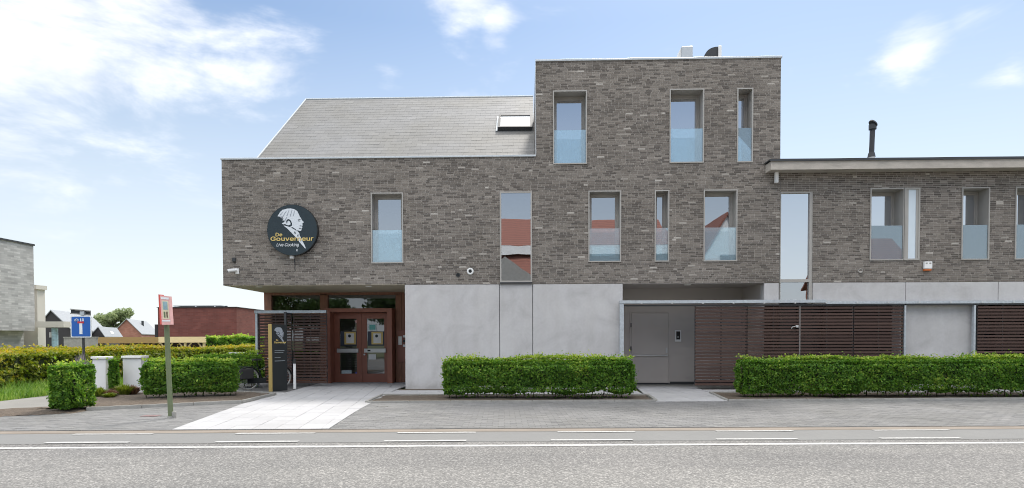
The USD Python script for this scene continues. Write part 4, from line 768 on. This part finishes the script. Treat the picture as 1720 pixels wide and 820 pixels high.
part(bt, 'bicycle_symbol', cat(bk), 'signwhite'); part(bt, 'walker_symbol', cat([cyl((cx_ + .07, -1.27, cz_ + .245), (cx_ + .07, -1.266, cz_ + .245), .014, n=8), extrude_xz(Polygon([(cx_ + .045, cz_ + .165), (cx_ + .095, cz_ + .165), (cx_ + .08, cz_ + .23), (cx_ + .06, cz_ + .23)]), -1.27, -1.266)]), 'signwhite')
a, b2 = at(117.5, 528.5, -1.2), at(150, 518.5, -1.2); nb = thing('name_board', 'grey folded street name board above the blue sign, seen from behind', 'sign', ((a[0] + b2[0]) / 2, -1.2, 2.3))
part(nb, 'board', extrude_xz(Polygon([(a[0], a[2] + .02), (b2[0], a[2] - .035), (b2[0], b2[2] - .055), (a[0], b2[2])]), -1.16, -1.14), 'dark'); part(nb, 'rim', cat([extrude_xz(Polygon([(a[0], b2[2]), (b2[0], b2[2] - .055), (b2[0], b2[2] - .085), (a[0], b2[2] - .03)]), -1.2, -1.162), extrude_xz(Polygon([(a[0], a[2] + .05), (b2[0], a[2] - .005), (b2[0], a[2] - .035), (a[0], a[2] + .02)]), -1.2, -1.162)]), 'kerb'); part(nb, 'clamp', cbx(cx_ - .04, cx_ + .08, -1.25, -1.162, a[2] - .03, b2[2] - .09), 'zinc')
# bus stop
ps0 = np.array([at(287, 703, -7.0)[0], -7.0, 0.0]); pt = at(279.5, 540, -7.0)
rs = thing('bus_stop_sign', 'leaning moss green pole with a faded red framed poster board', 'bus stop', ps0)
part(rs, 'pole', cyl(ps0, (pt[0], -7.0, pt[2]), .048, n=18), 'green', smooth=40); part(rs, 'foot', cat([cyl(ps0, ps0 + [0, 0, .05], .085, .06, n=16), cbx(ps0[0] + .03, ps0[0] + .1, -7.03, -6.97, .0, .14, .01)]), 'kerb')
tl, tr_, br_, bl = at(274.5, 497, -7.0), at(290, 498.5, -7.0), at(293.3, 545.5, -7.0), at(277.5, 546, -7.0)
def slanted(t0, t1, s0, s1, y0, y1):
    def P(t, s): return (tl + (tr_ - tl) * t) * (1 - s) + (bl + (br_ - bl) * t) * s
    q = [P(t0, s1), P(t1, s1), P(t1, s0), P(t0, s0)]; return extrude_xz(Polygon([(k[0], k[2]) for k in q]), y0, y1)
bo = part(rs, 'board', slanted(0, 1, 0, 1, -7.11, -7.03), 'posterpink'); part(bo, 'poster', slanted(.17, .84, .17, .80, -7.114, -7.11), 'poster'); part(bo, 'poster_picture', slanted(.27, .74, .2, .48, -7.118, -7.114), 'posterblue'); part(bo, 'poster_figure', slanted(.3, .46, .55, .75, -7.118, -7.114), 'green'); part(bo, 'poster_figure', slanted(.58, .7, .55, .75, -7.118, -7.114), 'heather')
part(bo, 'header', slanted(.08, .92, .05, .12, -7.114, -7.11), 'signwhite'); part(bo, 'footer', slanted(.08, .92, .84, .89, -7.114, -7.11), 'signwhite')
part(rs, 'board_side', slanted(-.22, -.01, -.03, .985, -7.10, -6.98), 'boardred')

# round sign
def portrait(cx, cz, s, y, par, ms=('ivory', 'navy'), hair='portraitgrey'):
    """a man's head in profile facing right: head, hair shadows, ear, collar; unit = head height about 1"""
    P = lambda pts: Polygon([(cx + s * (a - 470) / 340, cz + s * (420 - b2) / 340) for a, b2 in pts]).buffer(0)
    face = P([(275, 238), (296, 205), (312, 178), (345, 152), (398, 138), (450, 134), (500, 143), (540, 168), (560, 205), (574, 240), (588, 262), (598, 284), (628, 318), (612, 330), (606, 342), (613, 358), (603, 370), (609, 384), (597, 400), (599, 420), (585, 434), (560, 432), (535, 418), (545, 440), (566, 462), (572, 500), (592, 530), (612, 575), (636, 622), (654, 668), (640, 664), (600, 618), (560, 570), (520, 518), (466, 462), (410, 405), (356, 360), (400, 368), (452, 384), (440, 360), (395, 352), (380, 338), (352, 345), (330, 330), (362, 318), (372, 292), (340, 292), (356, 270), (338, 250), (312, 238)])
    part(par, 'portrait', extrude_xz(face, y - .003, y), ms[0])
    strands = [P([(300, 222), (352, 172), (356, 176), (312, 230)]), P([(330, 252), (392, 168), (398, 172), (344, 258)]), P([(396, 232), (430, 152), (436, 154), (408, 234)]), P([(440, 240), (468, 150), (475, 152), (452, 244)]), P([(482, 230), (506, 160), (512, 166), (492, 236)]), P([(362, 300), (396, 246), (404, 250), (376, 306)]), P([(300, 240), (330, 236), (352, 262), (338, 268)])]
    for d in strands: part(par, 'portrait_hair', extrude_xz(d, y - .005, y - .003), hair)
    dark = [
            P([(548, 284), (584, 274), (588, 282), (552, 294)]), P([(556, 300), (580, 298), (578, 304), (558, 307)]), P([(572, 362), (606, 366), (602, 372), (574, 370)]), P([(556, 392), (596, 396), (576, 408)]),
            P([(392, 300), (405, 280), (430, 274), (452, 292), (470, 330), (468, 362), (440, 376), (408, 366), (424, 356), (446, 352), (452, 332), (440, 306), (424, 294), (408, 306), (404, 326), (394, 330)]), P([(452, 384), (480, 384), (520, 412), (534, 436), (500, 412)]), P([(496, 446), (512, 440), (520, 470), (508, 474)]), P([(538, 486), (556, 480), (552, 510), (544, 512)])]
    for d in dark: part(par, 'portrait_shadow', extrude_xz(d, y - .006, y - .003), ms[1])
def words(txt, x, z, h, y, par, m, bold=True, shear=0.0, width=None):
    t = meshkit.text_mesh(txt, h, .004, bold); v = np.array(t.vertices); sx = 1.0 if width is None else width / np.ptp(v[:, 0])
    v = np.c_[x + (v[:, 0]) * sx + v[:, 1] * shear, y - v[:, 2], z + v[:, 1]]; part(par, 'lettering', (v, np.array(t.faces)[:, ::-1]), m)
cx_, cz_ = at(490.8, 386.5, -.15)[0], at(490.8, 386.5, -.15)[2]; R_ = .80
rd = thing('round_sign', 'round dark sign with white profile portrait and gold lettering', 'sign', (cx_, -.02, cz_))
part(rd, 'drum', cat([cyl((cx_, .0, cz_), (cx_, -.15, cz_), R_, n=72)]), 'black', smooth=40); part(rd, 'face', cyl((cx_, -.150, cz_), (cx_, -.153, cz_), R_ - .015, n=72), 'navy')
portrait(cx_, cz_, R_, -.154, rd)
words('De', cx_ - .54, cz_ - .195, .105, -.160, rd, 'goldprint', width=.215); words('Gouverneur', cx_ - .70, cz_ - .335, .125, -.160, rd, 'goldprint', width=1.36); words('Live Cooking', cx_ - .51, cz_ - .51, .10, -.160, rd, 'signwhite', False, .22, .70); part(rd, 'badge', extrude_xz(Polygon([(cx_ + .12, cz_ - .62), (cx_ + .17, cz_ - .6), (cx_ + .15, cz_ - .68)]), -.158, -.154), 'signwhite')
part(rd, 'wall_mount', bx(cx_ - .3, cx_ + .3, -.01, .02, cz_ - .3, cz_ + .3), 'dark')
a = at(490.5, 432, -.05); ss = thing('movement_sensor', 'small white sensor with cable below the round sign', 'sensor', (a[0], 0, a[2])); part(ss, 'housing', cbx(a[0] - .06, a[0] + .06, -.1, -.004, a[2] - .05, a[2] + .06, .012), 'white'); part(ss, 'cable', tubepath([(a[0] + .05, -.012, a[2] - .04), (a[0] + .075, -.014, a[2] - .2), (a[0] + .075, -.012, a[2] - .42)], .012, 6), 'dark')
# totem
tx0 = np.array([-7.86, -.92]); td = np.array([math.cos(1.02), math.sin(1.02)]); tn = np.array([td[1], -td[0]]); L_, T_ = .56, .14
zt0 = at(455, 545, -.9)[2]
def tot(u0, u1, v0, v1, z0, z1, b=.004):
    v, f = cbx(u0, u1, v0, v1, z0, z1, b); p = tx0 + v[:, :1] * td + v[:, 1:2] * tn; return np.c_[p, v[:, 2]], f
def tot_sheet(m):   # drawings made in (x, z) with y the height above the face
    v, f = m; p = tx0 + v[:, :1] * td + (.001 - v[:, 1:2] + T_) * tn; return np.c_[p, v[:, 2]], f
to = thing('totem_sign', 'black totem sign with gold edge in front of the slatted screen', 'sign', (tx0[0], tx0[1], 0))
part(to, 'gold_edge', tot(0, .035, -.004, T_ + .002, 0, zt0 + .01), 'gold'); part(to, 'body', tot(.036, L_, 0, T_, 0, zt0), 'black')
class TP: pass
_part = part
def part_t(par, nm, m, material, **k): return _part(par, nm, tot_sheet(m), material, **k)
globals()['part'] = part_t
portrait(.30, zt0 - .36, .33, 0.0, to, ('portraitgrey', 'black'))
words('De', .16, zt0 - .50, .045, -.004, to, 'goldprint'); words('Gouverneur', .1, zt0 - .57, .05, -.004, to, 'goldprint', width=.42)
for k, (za, wd) in enumerate(((.80, .34), (.86, .30), (1.02, .2), (1.12, .36))): part(to, 'print_line', extrude_xz(sbox(.12, zt0 - za, .12 + wd, zt0 - za + .016), -.003, -.001), 'faintprint')
globals()['part'] = _part
# ash tube
a = at(495, 645, -.05); zt1 = at(495, 611, -.05)[2]; zt2 = at(495, 603, -.05)[2]
ash = thing('ash_bin', 'slim white ash tube with a black top beside the dark screen post', 'ash bin', (a[0], -.05, 0)); part(ash, 'tube', cyl((a[0], -.05, .02), (a[0], -.05, zt1), .045, n=18), 'white', smooth=40); part(ash, 'top', cyl((a[0], -.05, zt1 + .003), (a[0], -.05, zt2), .05, n=18), 'blackmatt', smooth=40); part(ash, 'foot', cyl((a[0], -.05, 0), (a[0], -.05, .02), .09, n=18), 'blackmatt')

# small wall fittings
a = at(397, 455, -.08); sc = thing('security_camera', 'white security camera at the left corner of the brick front', 'camera', (a[0], 0, a[2])); part(sc, 'base', cbx(a[0] - .05, a[0] + .06, -.05, -.004, a[2] - .1, a[2] + .08, .01), 'white'); part(sc, 'body', cyl((a[0] + .02, -.1, a[2] + .03), (a[0] - .2, -.24, a[2] - .02), .055, n=16), 'white', smooth=40); part(sc, 'lens', cyl((a[0] - .2, -.24, a[2] - .02), (a[0] - .21, -.247, a[2] - .022), .045, n=16), 'black')
a = at(391.5, 436, -.05); sb = thing('wall_lamp_socket', 'small dark box above the security camera', 'wall box', (a[0], 0, a[2])); part(sb, 'housing', cbx(a[0] - .03, a[0] + .08, -.07, -.004, a[2] - .07, a[2] + .06, .01), 'dark'); part(sb, 'gland', cyl((a[0] + .02, -.03, a[2] - .1), (a[0] + .02, -.03, a[2] - .065), .015), 'blackmatt')
a = at(769.5, 462, 0); vt = thing('round_vent', 'small black round vent low on the brick front', 'vent', (a[0], 0, a[2])); part(vt, 'rim', torus((a[0], -.012, a[2]), .055, .014, (0, 1, 0), 24, 6), 'dark'); part(vt, 'mouth', cyl((a[0], .0, a[2]), (a[0], -.012, a[2]), .055, n=20), 'black')
a = at(790, 456, 0); vt = thing('round_vent', 'white ringed round vent right of the small black one', 'vent', (a[0], 0, a[2])); part(vt, 'rim', torus((a[0], -.015, a[2]), .08, .03, (0, 1, 0), 30, 8), 'white', smooth=True); part(vt, 'mouth', cyl((a[0], .0, a[2]), (a[0], -.014, a[2]), .055, n=20), 'black')
a = at(1558, 447, -.05); al = thing('alarm_box', 'white alarm siren with orange base on the brick wing', 'alarm', (a[0], 0, a[2])); part(al, 'housing', cbx(a[0] - .12, a[0] + .12, -.1, -.004, a[2] - .09, a[2] + .14, .015), 'white'); part(al, 'beacon', cbx(a[0] - .12, a[0] + .1, -.095, -.004, a[2] - .15, a[2] - .093, .012), 'orange'); part(al, 'grille', bx(a[0] - .085, a[0] - .03, -.103, -.1, a[2] + .06, a[2] + .1), 'kerb'); part(al, 'grille', bx(a[0] + .02, a[0] + .075, -.103, -.1, a[2] + .06, a[2] + .1), 'kerb')
a = at(1445, 455, 0); 
vt = thing('round_vent', 'brick coloured round vent low on the wing wall', 'vent', (a[0], 0, a[2])); part(vt, 'rim', torus((a[0], -.01, a[2]), .06, .012, (0, 1, 0), 24, 6), 'aluminium'); part(vt, 'mouth', cyl((a[0], .0, a[2]), (a[0], -.009, a[2]), .06, n=20), 'mortar')

# ------------------------------------------------------------------ bicycle
by = -.35; RW = .345; bxr = at(417, 653, by)[0] + 1.08
def bpart(par, nm, m, material, **k): return part(par, nm, rot_z(m, .87, (bxr - 1.08, by)), material, **k)
bi = thing('bicycle', 'black city bicycle parked behind the hedge at the screen', 'bicycle', (bxr, by, 0))
fw, rw = np.array([bxr, by, RW]), np.array([bxr - 1.08, by, RW])
for c in (fw, rw):
    wh = bpart(bi, 'wheel', torus(c, RW - .035, .012, (0, 1, 0), 48, 6), 'steelbar'); bpart(wh, 'tyre', torus(c, RW - .02, .022, (0, 1, 0), 48, 8), 'kerb'); bpart(wh, 'spokes', cat([cyl(c + np.array([0, .02 * (-1) ** k, 0]), c + (RW - .04) * np.array([math.cos(k * math.pi / 14), 0, math.sin(k * math.pi / 14)]), .0022, n=4) for k in range(28)]), 'steelbar'); bpart(wh, 'hub', cyl(c + [0, -.04, 0], c + [0, .04, 0], .025), 'steelbar')
    fe = [c + (RW + .03) * np.array([math.cos(t), 0, math.sin(t)]) for t in np.linspace(math.radians(15), math.radians(175), 18)]; bpart(bi, 'mudguard', cat([cyl(fe[i] + [0, 0, 0], fe[i + 1], .024, n=6) for i in range(17)]), 'black')
bb = rw + np.array([.46, 0, -.06]); hd = fw + np.array([-.17, 0, .50]); hd2 = fw + np.array([-.10, 0, .30]); st_ = bb + np.array([-.17, 0, .52])
bpart(bi, 'frame', cat([cyl(bb, st_, .018), cyl(bb, hd2, .020), cyl(st_ - [-.06, 0, .2], hd, .018), cyl(bb, rw, .013), cyl(st_ - [0, 0, .1], rw, .010), cyl(hd2, hd, .022)]), 'black'); bpart(bi, 'fork', cat([cyl(hd2, fw + [0, .045, 0], .012), cyl(hd2, fw + [0, -.045, 0], .012)]), 'black')
bpart(bi, 'handlebar', cat([cyl(hd, hd + [-.02, 0, .14], .014), tubepath([hd + [-.14, -.29, .12], hd + [-.02, -.22, .16], hd + [.0, 0, .15], hd + [-.02, .22, .16], hd + [-.14, .29, .12]], .012)]), 'steelbar'); bpart(bi, 'saddle', cat([cyl(st_, st_ + [0, 0, .12], .014), (lambda h: (np.array(h.vertices), np.array(h.faces)))(trimesh.convex.convex_hull(np.array([st_ + [dx, dy, dz] for dx, w, in ((-.13, .09), (.02, .05), (.15, .02)) for dy in (-w, w) for dz in (.12, .17)])))]), 'blackmatt')
bpart(bi, 'headlamp', cyl(hd + [.04, 0, .02], hd + [.12, 0, .02], .035, n=14), 'steelbar'); bpart(bi, 'chain_case', cat([cbx(rw[0] - .05, bb[0] + .1, by - .06, by - .045, bb[2] - .08, bb[2] + .09)]), 'black'); bpart(bi, 'carrier', cat([tubepath([st_ + [-.04, -.06, -.08], rw + [-.25, -.06, .40], rw + [-.25, .06, .40], st_ + [-.04, .06, -.08]], .009), cyl(rw + [-.2, .05, .40], rw + [0, .05, 0], .008), cyl(rw + [-.2, -.05, .40], rw + [0, -.05, 0], .008)]), 'black'); bpart(bi, 'pannier', cbx(rw[0] - .3, rw[0] + .12, by - .16, by - .07, RW + .0, RW + .34, .03), 'blackmatt')

# ------------------------------------------------------------------ left neighbours and far things
h1 = thing('pale_brick_house', 'modern pale grey brick house with overhanging upper storey at the left edge', 'house', (-27, 13, -1))
XW = -27.0
def on_x(px, py, xw):
    d = CR * (px - 860) / FPX + CU * (PPY - py) / FPX + CF; return EYE + d * (xw - EYE[0]) / d[0]
c1, c2 = on_x(56, 413, XW), on_x(56, 556, XW); yE, zT, zO = c1[1], c1[2], c2[2]
part(h1, 'upper_storey', bx(XW - 8, XW, yE - 14, yE, zO, zT), 'palebrick'); part(h1, 'roof_edge', bx(XW - 8.05, XW + .05, yE - 14.05, yE + .05, zT, zT + .09), 'dark')
c3 = on_x(40, 570, XW - .6); part(h1, 'lower_storey', bx(XW - 8, XW - .6, yE - 13.5, c3[1], -1.1, zO), 'palebrick')
pa, pb = at(40, 570, c3[1] + .6), at(73, 483, c3[1] + .6)
yc = yE + .8; ca, cb_ = at(40, 570, yc), at(62, 486, yc)
part(h1, 'cream_wing', bx(ca[0] - 3, cb_[0], yc, yc + .55, -1.1, cb_[2]), 'cream'); pc = at(64.5, 479, yc); part(h1, 'cream_cap', bx(ca[0] - 3, pc[0], yc - .15, yc + .6, cb_[2] + .002, pc[2]), 'cream')
k0, k1 = at(57, 550, yc - .6), at(107, 540, yc - .6); part(h1, 'canopy', bx(k0[0], k1[0], yc - .6, yc - .02, k0[2], k1[2]), 'cream'); q0, q1 = at(87.5, 551, yc - .3), at(97, 585, yc - .3); part(h1, 'canopy_post', cyl(((q0[0] + q1[0]) / 2, yc - .3, -1.1), ((q0[0] + q1[0]) / 2, yc - .3, q0[2]), (q1[0] - q0[0]) / 2, n=16), 'bluewrap', label='canopy post wrapped in blue film')
gw0, gw1 = at(107, 566, 22), at(161, 566, 22); gwl = thing('concrete_wall', 'grey concrete garden wall behind the yellow hedge', 'wall', (gw0[0], 22, -1)); part(gwl, 'wall', bx(gw0[0], gw1[0], 22, 22.2, -1.1, gw0[2] - .06), 'kerb'); part(gwl, 'coping', bx(gw0[0] - .03, gw1[0] + .03, 21.97, 22.23, gw0[2] - .06, gw0[2]), 'kerb')
# carport: two fascias on posts with braces
def carport(px0, px1, pyt, pyb, y, m, label, n, dp=3.5):
    a, b2 = at(px0, pyt, y), at(px1, pyb, y); t = thing('carport', label, 'carport', (a[0], y, -1)); part(t, 'fascia', bx(a[0], b2[0], y, y + .06, b2[2], a[2]), m); part(t, 'roof', bx(a[0], b2[0], y + .07, y + dp, a[2] - .12, a[2] - .03), 'dark'); part(t, 'rear_boards', bx(a[0], b2[0], y + dp, y + dp + .05, -1.1, b2[2]), 'slatback')
    for x in np.linspace(a[0] + .5, b2[0] - .45, n):
        p = part(t, 'post', bx(x - .07, x + .07, y + .1, y + .24, -1.1, b2[2]), m); part(p, 'brace', cat([cyl((x + .07, y + .17, b2[2] - .5), (x + .45, y + .17, b2[2] - .02), .05, n=6), cyl((x - .07, y + .17, b2[2] - .5), (x - .45, y + .17, b2[2] - .02), .05, n=6)]), m)
carport(266, 351, 566, 575.5, 24, 'pine', 'pale new timber carport with braced posts before the red brick building', 3); carport(150, 265.5, 566.5, 576.5, 26, 'oak', 'ochre timber carport left of the pale one', 3)
# low red building
y0 = 31.0; a, b2 = at(265, 517, y0), at(398, 566, y0); rb = thing('red_brick_building', 'low flat-roofed dark red brick building behind the carport', 'building', (a[0], y0, -1)); cd = np.array([b2[0], y0]); zt = a[2]
e = at(445, 526, y0 + 6); foot = [(a[0], y0), (b2[0], y0), (e[0], y0 + 6), (a[0], y0 + 8)]
part(rb, 'walls', prism(foot, -1.1, zt), 'redbrick'); part(rb, 'roof_edge', prism([(p[0] + (.06 if i in (1, 2) else -.06), p[1] + (-.06 if i < 2 else .06)) for i, p in enumerate(foot)], zt + .002, zt + .05), 'dark')
s0, s1 = at(291, 513.5, y0 + 1), at(371, 517, y0 + 1); sp = part(rb, 'solar_panels', bx(s0[0], s1[0], y0 + 1, y0 + 2.2, s0[2] - .06, s0[2]), 'solar')
for px in (294, 329, 361): q = at(px, 515, y0 + 1); part(rb, 'panel_leg', bx(q[0] - .06, q[0] + .06, y0 + .96, y0 + 1, zt + .05, s0[2] - .06), 'signwhite')
q = at(380, 517, y0 + 1.5); part(rb, 'roof_vent', cyl((q[0], y0 + 1.5, zt), (q[0], y0 + 1.5, zt + .22), .1), 'dark'); qa, qb = at(260, 557, y0 + .3), at(265, 545, y0 + .3); part(rb, 'lean_to', bx(qa[0], qb[0] - .01, y0 + .3, y0 + 2, -1.1, qb[2]), 'blackwood')
# gabled houses: (eave left, apex, eave right, ridge end) in pixels
def gabled(name, label, y, apex, el, er, rend, dy, wall, roofm, extras=()):
    A_, L, R2 = at(*apex, y), at(*el, y), at(*er, y); Rr = at(*rend, y + dy); off = np.array([Rr[0] - A_[0], dy, 0]); t = thing(name, label, 'house', (A_[0], y, -1)); zL, zR = L[2], R2[2]
    fr = [np.array([L[0], y, -1.1]), np.array([R2[0], y, -1.1]), np.array([R2[0], y, zR]), A_, np.array([L[0], y, zL])]
    v = np.array(fr + [p + off for p in fr]); f = [[0, 1, 2], [0, 2, 3], [0, 3, 4], [5, 7, 6], [5, 8, 7], [5, 9, 8], [0, 5, 6], [0, 6, 1], [1, 6, 7], [1, 7, 2], [0, 4, 9], [0, 9, 5]]
    part(t, 'walls', (v, np.array(f)), wall); up = np.array([0, 0, .14]); o2 = off * 1.02; sh = -off * .01
    for side, (p, q) in (('r', (A_, R2)), ('l', (A_, L))):
        ov = (q - p) * .06; a0, a1 = p + up + sh, q + ov + up + sh; part(t, 'roof', (np.array([a0, a1, a1 + o2, a0 + o2, a0 - up, a1 - up, a1 - up + o2, a0 - up + o2]), np.array([[0, 1, 2], [0, 2, 3], [4, 6, 5], [4, 7, 6], [0, 4, 5], [0, 5, 1], [1, 5, 6], [1, 6, 2], [2, 6, 7], [2, 7, 3]])), roofm)
    return t, A_, R2, off
t, A_, R2, off = gabled('dark_timber_house', 'dark timber house with grey roof behind the blue sign', 55, (85.6, 522), (74.7, 535), (120, 554), (150, 523.5), 14, 'blackwood', 'farslate')
q0, q1 = at(83, 567, 54.95), at(90, 558, 54.95); part(t, 'window', bx(q0[0], q1[0], 54.9, 54.98, q0[2], q1[2]), 'kerb')
t, A_, R2, off = gabled('low_slate_house', 'low grey-roofed house with a white roof window between two gables', 62, (165, 550), (150, 566), (176, 566), (196, 550), 10, 'blackwood', 'farslate')
p = A_ * .45 + R2 * .55 + off * .42 + np.array([0, 0, .17]); part(t, 'roof_window', (np.array([p + off * s + (R2 - A_) * u + [0, 0, h] for h in (0, .05) for u in (0, .22) for s in (0, .16)]), BF.copy()), 'white')
t, A_, R2, off = gabled('brick_gable_house', 'small red brick gabled house with grey slate roof and flue', 85, (212.5, 536.5), (193, 556), (237, 560.5), (246, 537.5), 16, 'orangebrick', 'farslate')
p = A_ * .6 + R2 * .4 + off * .5; part(t, 'flue', cyl(p, p + [0, 0, 1.0], .22, n=10), 'dark')
# tree
def tree(label, px, pyb, pyt, y, wpx, seed, m='treeleaf', nm='far_tree', n=9000, loc=None, size=.42, zb=-1.0, hgt=None, wid=None, group=None):
    if loc is None: c = at(px, 570, y); top = at(px, pyt, y)[2]; wid = wpx * depth_of(c) / FPX / 2; loc = (c[0], y, zb); hgt = top - zb
    r = np.random.default_rng(seed); t = thing(nm, label, 'tree', loc, group); o = np.array(loc, float); br = []; ends = []
    br.append(cyl(o, o + [0, 0, hgt * .45], hgt * .035, hgt * .02, n=10))
    for k in range(16):
        an, el = r.uniform(0, 2 * np.pi), r.uniform(.25, 1.3); s = o + [0, 0, hgt * r.uniform(.22, .45)]; e = o + np.array([math.cos(an) * math.cos(el) * wid * .8, math.sin(an) * math.cos(el) * wid * .8, hgt * (.42 + .45 * math.sin(el))]); br.append(cyl(s, e, hgt * .012, hgt * .004, n=6)); ends.append(e)
    part(t, 'trunk', cat(br), 'bark')
    cl = np.array(ends + [o + np.array([r.normal(0, wid * .42), r.normal(0, wid * .42), hgt * r.uniform(.45, .93)]) for _ in range(26)]); rad = r.uniform(.14, .30, len(cl)) * wid * 1.1; k = r.choice(len(cl), n, p=rad ** 2 / (rad ** 2).sum())
    d = r.normal(0, 1, (n, 3)); d /= np.linalg.norm(d, axis=1, keepdims=True); p = cl[k] + d * (rad[k] * r.random(n) ** .35)[:, None] * [1, 1, .8]; p = p[p[:, 2] > o[2] + hgt * .2]; p[:, 2] = np.minimum(p[:, 2], o[2] + hgt)
    fo = leaves(p, np.tile([0, 0, .5], (len(p), 1)), size, seed=seed); part(t, 'crown', fo, m, tone=leaf_tones(fo[0] * .4, 4, seed))
tree('broad pale green tree behind the low slate house', 196, 565, 519, 95, 72, 61, n=3800, size=.6)
tree('lone shrubby treetop beyond the red brick building', 428, 566, 560, 40, 14, 62, n=900, size=.2, nm='far_shrub') if False else None
# ------------------------------------------------------------------ houses and trees across the road, seen in the window panes
def opp(name, label, x0, x1, yf, yr, ze, zr, wall):
    t = thing(name, label, 'house', ((x0 + x1) / 2, yf, 0)); part(t, 'walls', cat([bx(x0, x1, 2 * yr - yf, yf, 0, ze), extrude_yz(Polygon([(yf, ze), (yr, zr - .1), (2 * yr - yf, ze)]), x0, x1)]), wall)
    for s in (0, 1): part(t, 'roof', extrude_yz(Polygon([(yf + .4, ze - .3), (yr, zr), (yr, zr + .15), (yf + .4, ze - .15)]) if s == 0 else Polygon([(2 * yr - yf - .4, ze - .3), (yr, zr), (yr, zr + .15), (2 * yr - yf - .4, ze - .15)]), x0 - .3, x1 + .3), 'redtile')
    part(t, 'gutter', bx(x0 - .3, x1 + .3, yf + .4, yf + .52, ze - .85, ze - .2), 'white')
    for x in np.arange(x0 + 1.2, x1 - 1, 2.4):
        for zz in (.9, 4.2):
            w = part(t, 'window', ring(x, x + 1.1, zz, zz + 1.5, .09, yf - .02, yf + .06), 'white'); part(w, 'pane', bx(x + .09, x + 1.01, yf - .01, yf + .015, zz + .09, zz + 1.41), 'solar')
    return t
oa = opp('opposite_house', 'long red-tiled house across the road, mirrored in the middle windows', -2.2, 10.6, -26, -31, 8.7, 11.4, 'sidebrick')
part(oa, 'lean_to_roof', extrude_yz(Polygon([(-25.9, 7.85), (-23.6, 5.3), (-23.6, 5.15), (-25.9, 7.7)]), -2.2, 4.5), 'redtile'); part(oa, 'front_gable', extrude_xz(Polygon([(-5, 0), (3, 0), (3, 4.0), (-1.6, 7.45), (-5, 4.8)]), -25.9, -23.4), 'kerb')
t = thing('opposite_house', 'white gabled house across the road, mirrored in the right first floor window', 'house', (15.3, -26, 0)); gp = Polygon([(12.4, 0), (17.4, 0), (17.4, 6.9), (15.0, 10.8), (12.4, 6.9)]); part(t, 'walls', extrude_xz(gp, -34, -26), 'render')
for s in (-1, 1): part(t, 'roof', extrude_xz(Polygon([(15.0, 10.85), (15.0, 11.1), (15.0 + s * 2.6, 6.85), (15.0 + s * 2.6, 6.6)]), -34.3, -25.8), 'redtile')
part(t, 'window', bx(14.3, 15.7, -26.02, -25.94, 6.2, 7.8), 'solar')
opp('opposite_house', 'red-tiled house across the road, mirrored in the wing windows', 24.8, 29.5, -27, -31, 6.2, 9.6, 'orangebrick')
for k, (x, y, h, w) in enumerate(((-6.5, -25.5, 5.6, 2.6), (-11.5, -26.5, 6.2, 3.0), (-17, -25.5, 5.4, 3.0), (-22, -27, 6.4, 3.2))): tree(('dense dark tree across the road, nearest the long house', 'taller dark tree across the road', 'spreading dark tree across the road', 'last dark tree across the road')[k], 0, 0, 0, 0, 0, 70 + k, 'darkleaf', 'roadside_tree', 5000, (x, y, 0), .3, hgt=h, wid=w)
# repeats of one kind belong together
GROUPS = {'hedge': 'hedges around the forecourt and side street', 'slatted_gate': 'slatted gates below the galvanised rail', 'slatted_screen': 'slatted screens left of the entrance', 'white_pier': 'white rendered garden piers', 'garden_plant': 'low plants in the corner bed', 'curtain': 'curtains in the box storey windows', 'round_vent': 'round vents in the brickwork', 'carport': 'timber carports behind the hedge', 'opposite_house': 'houses across the road', 'roadside_tree': 'trees across the road'}
for p in stage.GetPrimAtPath('/World').GetChildren():
    k = p.GetName().rstrip('0123456789').rstrip('_')
    if k in GROUPS: p.SetCustomDataByKey('group', GROUPS[k])
